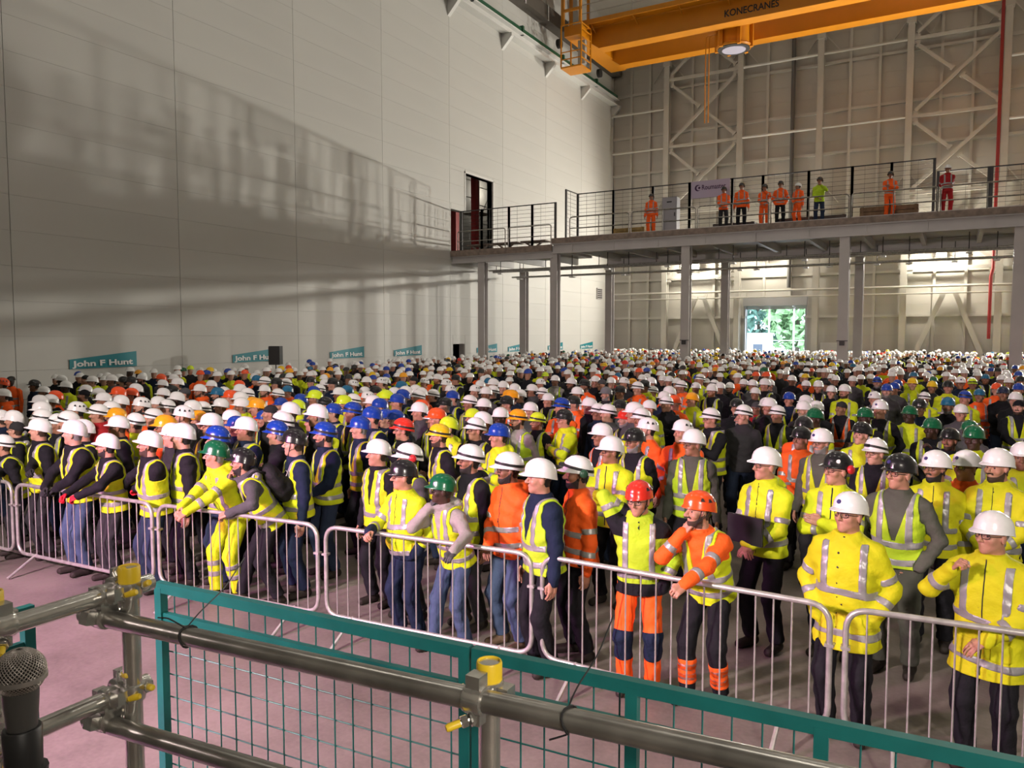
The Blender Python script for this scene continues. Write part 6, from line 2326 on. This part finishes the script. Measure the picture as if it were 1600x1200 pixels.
# ---- the rest of the crowd, too many and too small to tell apart
def lod_person():
    V, F, Mi = [], [], []
    cnt = [0]

    def rings(rs, n, m, ms=None):
        b = cnt[0]
        for (cx, cy, z, rx, ry) in rs:
            for j in range(n):
                a = 2 * math.pi * j / n
                V.append((cx + rx * math.cos(a), cy + ry * math.sin(a), z))
        cnt[0] += len(rs) * n
        for i in range(len(rs) - 1):
            for j in range(n):
                F.append((b + i * n + j, b + i * n + (j + 1) % n, b + (i + 1) * n + (j + 1) % n, b + (i + 1) * n + j))
                Mi.append(ms[i] if ms else m)
        F.append(tuple(b + (len(rs) - 1) * n + j for j in range(n)))
        Mi.append(ms[-1] if ms else m)
    # 0 helmet, 1 skin, 2 coat, 3 band, 4 legs, 5 vest
    rings([(0, .0, 1.70, .118, .165), (0, 0, 1.715, .110, .135), (0, -.005, 1.76, .100, .125), (0, -.01, 1.80, .07, .09), (0, -.01, 1.82, .02, .03)], 10, 0)
    rings([(0, .0, 1.46, .055, .055), (0, .035, 1.53, .045, .055), (0, .025, 1.58, .068, .085), (0, .0, 1.66, .078, .098), (0, 0, 1.72, .07, .09)], 8, 1)
    rings([(0, 0, .84, .20, .15), (0, 0, .97, .195, .15), (0, 0, 1.02, .19, .148), (0, .01, 1.16, .19, .15), (0, .01, 1.21, .195, .15), (0, 0, 1.36, .215, .145), (0, -.01, 1.45, .16, .11), (0, 0, 1.53, .08, .08)], 10, 2, ms=[5, 3, 5, 3, 5, 5, 2])
    for s in (-1, 1):
        rings([(s * .26, .03, .80, .045, .045), (s * .27, .0, 1.10, .055, .055), (s * .225, -.01, 1.40, .07, .07), (s * .17, -.01, 1.47, .04, .05)], 6, 2)
        rings([(s * .265, .05, .72, .03, .045), (s * .26, .035, .80, .035, .035)], 5, 1)
        rings([(s * .12, .05, .0, .055, .13), (s * .12, .03, .07, .05, .09), (s * .11, 0, .12, .065, .065), (s * .10, .02, .48, .075, .08), (s * .09, 0, .90, .10, .11)], 7, 4)
    return np.array(V), F, np.array(Mi)


LV, LF, LM = lod_person()
rs = np.random.RandomState(21)
pts = []
cell = {}
T = np.array(TAKEN)
for x, y in T:
    cell.setdefault((int(x // .7), int(y // .7)), []).append((x, y))
RMIN = .66


def free(x, y):
    cx, cy = int(x // .7), int(y // .7)
    for i in (-1, 0, 1):
        for j in (-1, 0, 1):
            for (a, b) in cell.get((cx + i, cy + j), ()):
                if (a - x) ** 2 + (b - y) ** 2 < RMIN ** 2:
                    return False
    return True


for _ in range(60000):
    x, y = rs.uniform(-22.2, 16), rs.uniform(6.2, 56.4)
    v = np.array((x, y, 1.815)) - EYE
    dep = v @ FW
    px, py = CW / 2 + FPX * (v @ RT) / dep, CH / 2 - FPX * (v @ UP) / dep
    if px < -260 or px > 1860 or dep < 9:
        continue
    if -25 < px < 1625 and py > 585:
        continue
    if any(abs(x - c[0]) < .45 and abs(y - c[1]) < .45 for c in COLS):
        continue
    if abs(x - sp[0]) < .9 and abs(y - sp[1]) < .9:
        continue
    if -14.5 < x < -8.2 and y > 55.2:
        continue
    if y > 52 and rs.rand() < .35:
        continue
    if free(x, y):
        pts.append((x, y))
        cell.setdefault((int(x // .7), int(y // .7)), []).append((x, y))
pts = np.array(pts)
N = len(pts)
print('CROWD', N)
hh = np.clip(rs.normal(1.815, .06, N), 1.66, 1.98) / 1.82
d = TGT - pts
ang = np.arctan2(-d[:, 0], d[:, 1]) + math.radians(12) + rs.normal(0, .25, N)
c, s = np.cos(ang), np.sin(ang)
X = (LV[None, :, 0] * c[:, None] - LV[None, :, 1] * s[:, None]) * hh[:, None] + pts[:, :1]
Y = (LV[None, :, 0] * s[:, None] + LV[None, :, 1] * c[:, None]) * hh[:, None] + pts[:, 1:]
Z = LV[None, :, 2] * hh[:, None]
VV = np.stack([X, Y, Z], -1).reshape(-1, 3)
cm = []


def cidx(m):
    if m not in cm:
        cm.append(m)
    return cm.index(m)


def pick(names, probs, table):
    k = rs.choice(len(names), N, p=np.array(probs) / sum(probs))
    return np.array([cidx(table[q]) for q in names])[k]


kh = pick(['white', 'black', 'blue', 'orange', 'yellow', 'lime', 'green', 'red', 'amber', 'teal'], [70, 8, 5, 4, 3, 2, 1, 3, 2, 2], HCOL)
ks = pick(['pale', 'fair', 'tan', 'medium', 'dark'], [3, 4, 2, 1.5, 1], SKIN)
kc = pick(['black', 'navy', 'yellow', 'orange', 'charcoal', 'grey', 'red'], [38, 17, 15, 9, 12, 6, 2], FAB)
kl = pick(['black', 'charcoal', 'navy', 'darkjeans', 'orange'], [5, 4, 3, 3, .6], FAB)
kv = np.where(rs.rand(N) < .25, cidx(FAB['yellow']), kc)
kb = np.where((kv == cidx(FAB['yellow'])) | (kc == cidx(FAB['orange'])), cidx(M_REFL), kc)
table = np.stack([kh, ks, kc, kb, kl, kv], 1)
mi = table[:, LM].ravel()
loops, starts, tot = [], [], []
FL = [np.array(f) for f in LF]
lens = np.array([len(f) for f in FL])
flat = np.concatenate(FL)
allf = (flat[None, :] + (np.arange(N) * len(LV))[:, None]).ravel()
ltot = np.tile(lens, N)
lst = np.concatenate([[0], np.cumsum(ltot)[:-1]])
me = bpy.data.meshes.new('crowd')
me.vertices.add(len(VV))
me.vertices.foreach_set('co', VV.astype(np.float32).ravel())
me.loops.add(len(allf))
me.loops.foreach_set('vertex_index', allf.astype(np.int32))
me.polygons.add(len(ltot))
me.polygons.foreach_set('loop_start', lst.astype(np.int32))
for m in cm:
    me.materials.append(m)
me.update(calc_edges=True)
me.polygons.foreach_set('material_index', mi.astype(np.int32))
me.shade_smooth()
me.set_sharp_from_angle(angle=math.radians(50))
o = link('crowd', me)
tag(o, 'dense far crowd of helmeted people filling the hall under the walkway', 'crowd', kind='stuff')
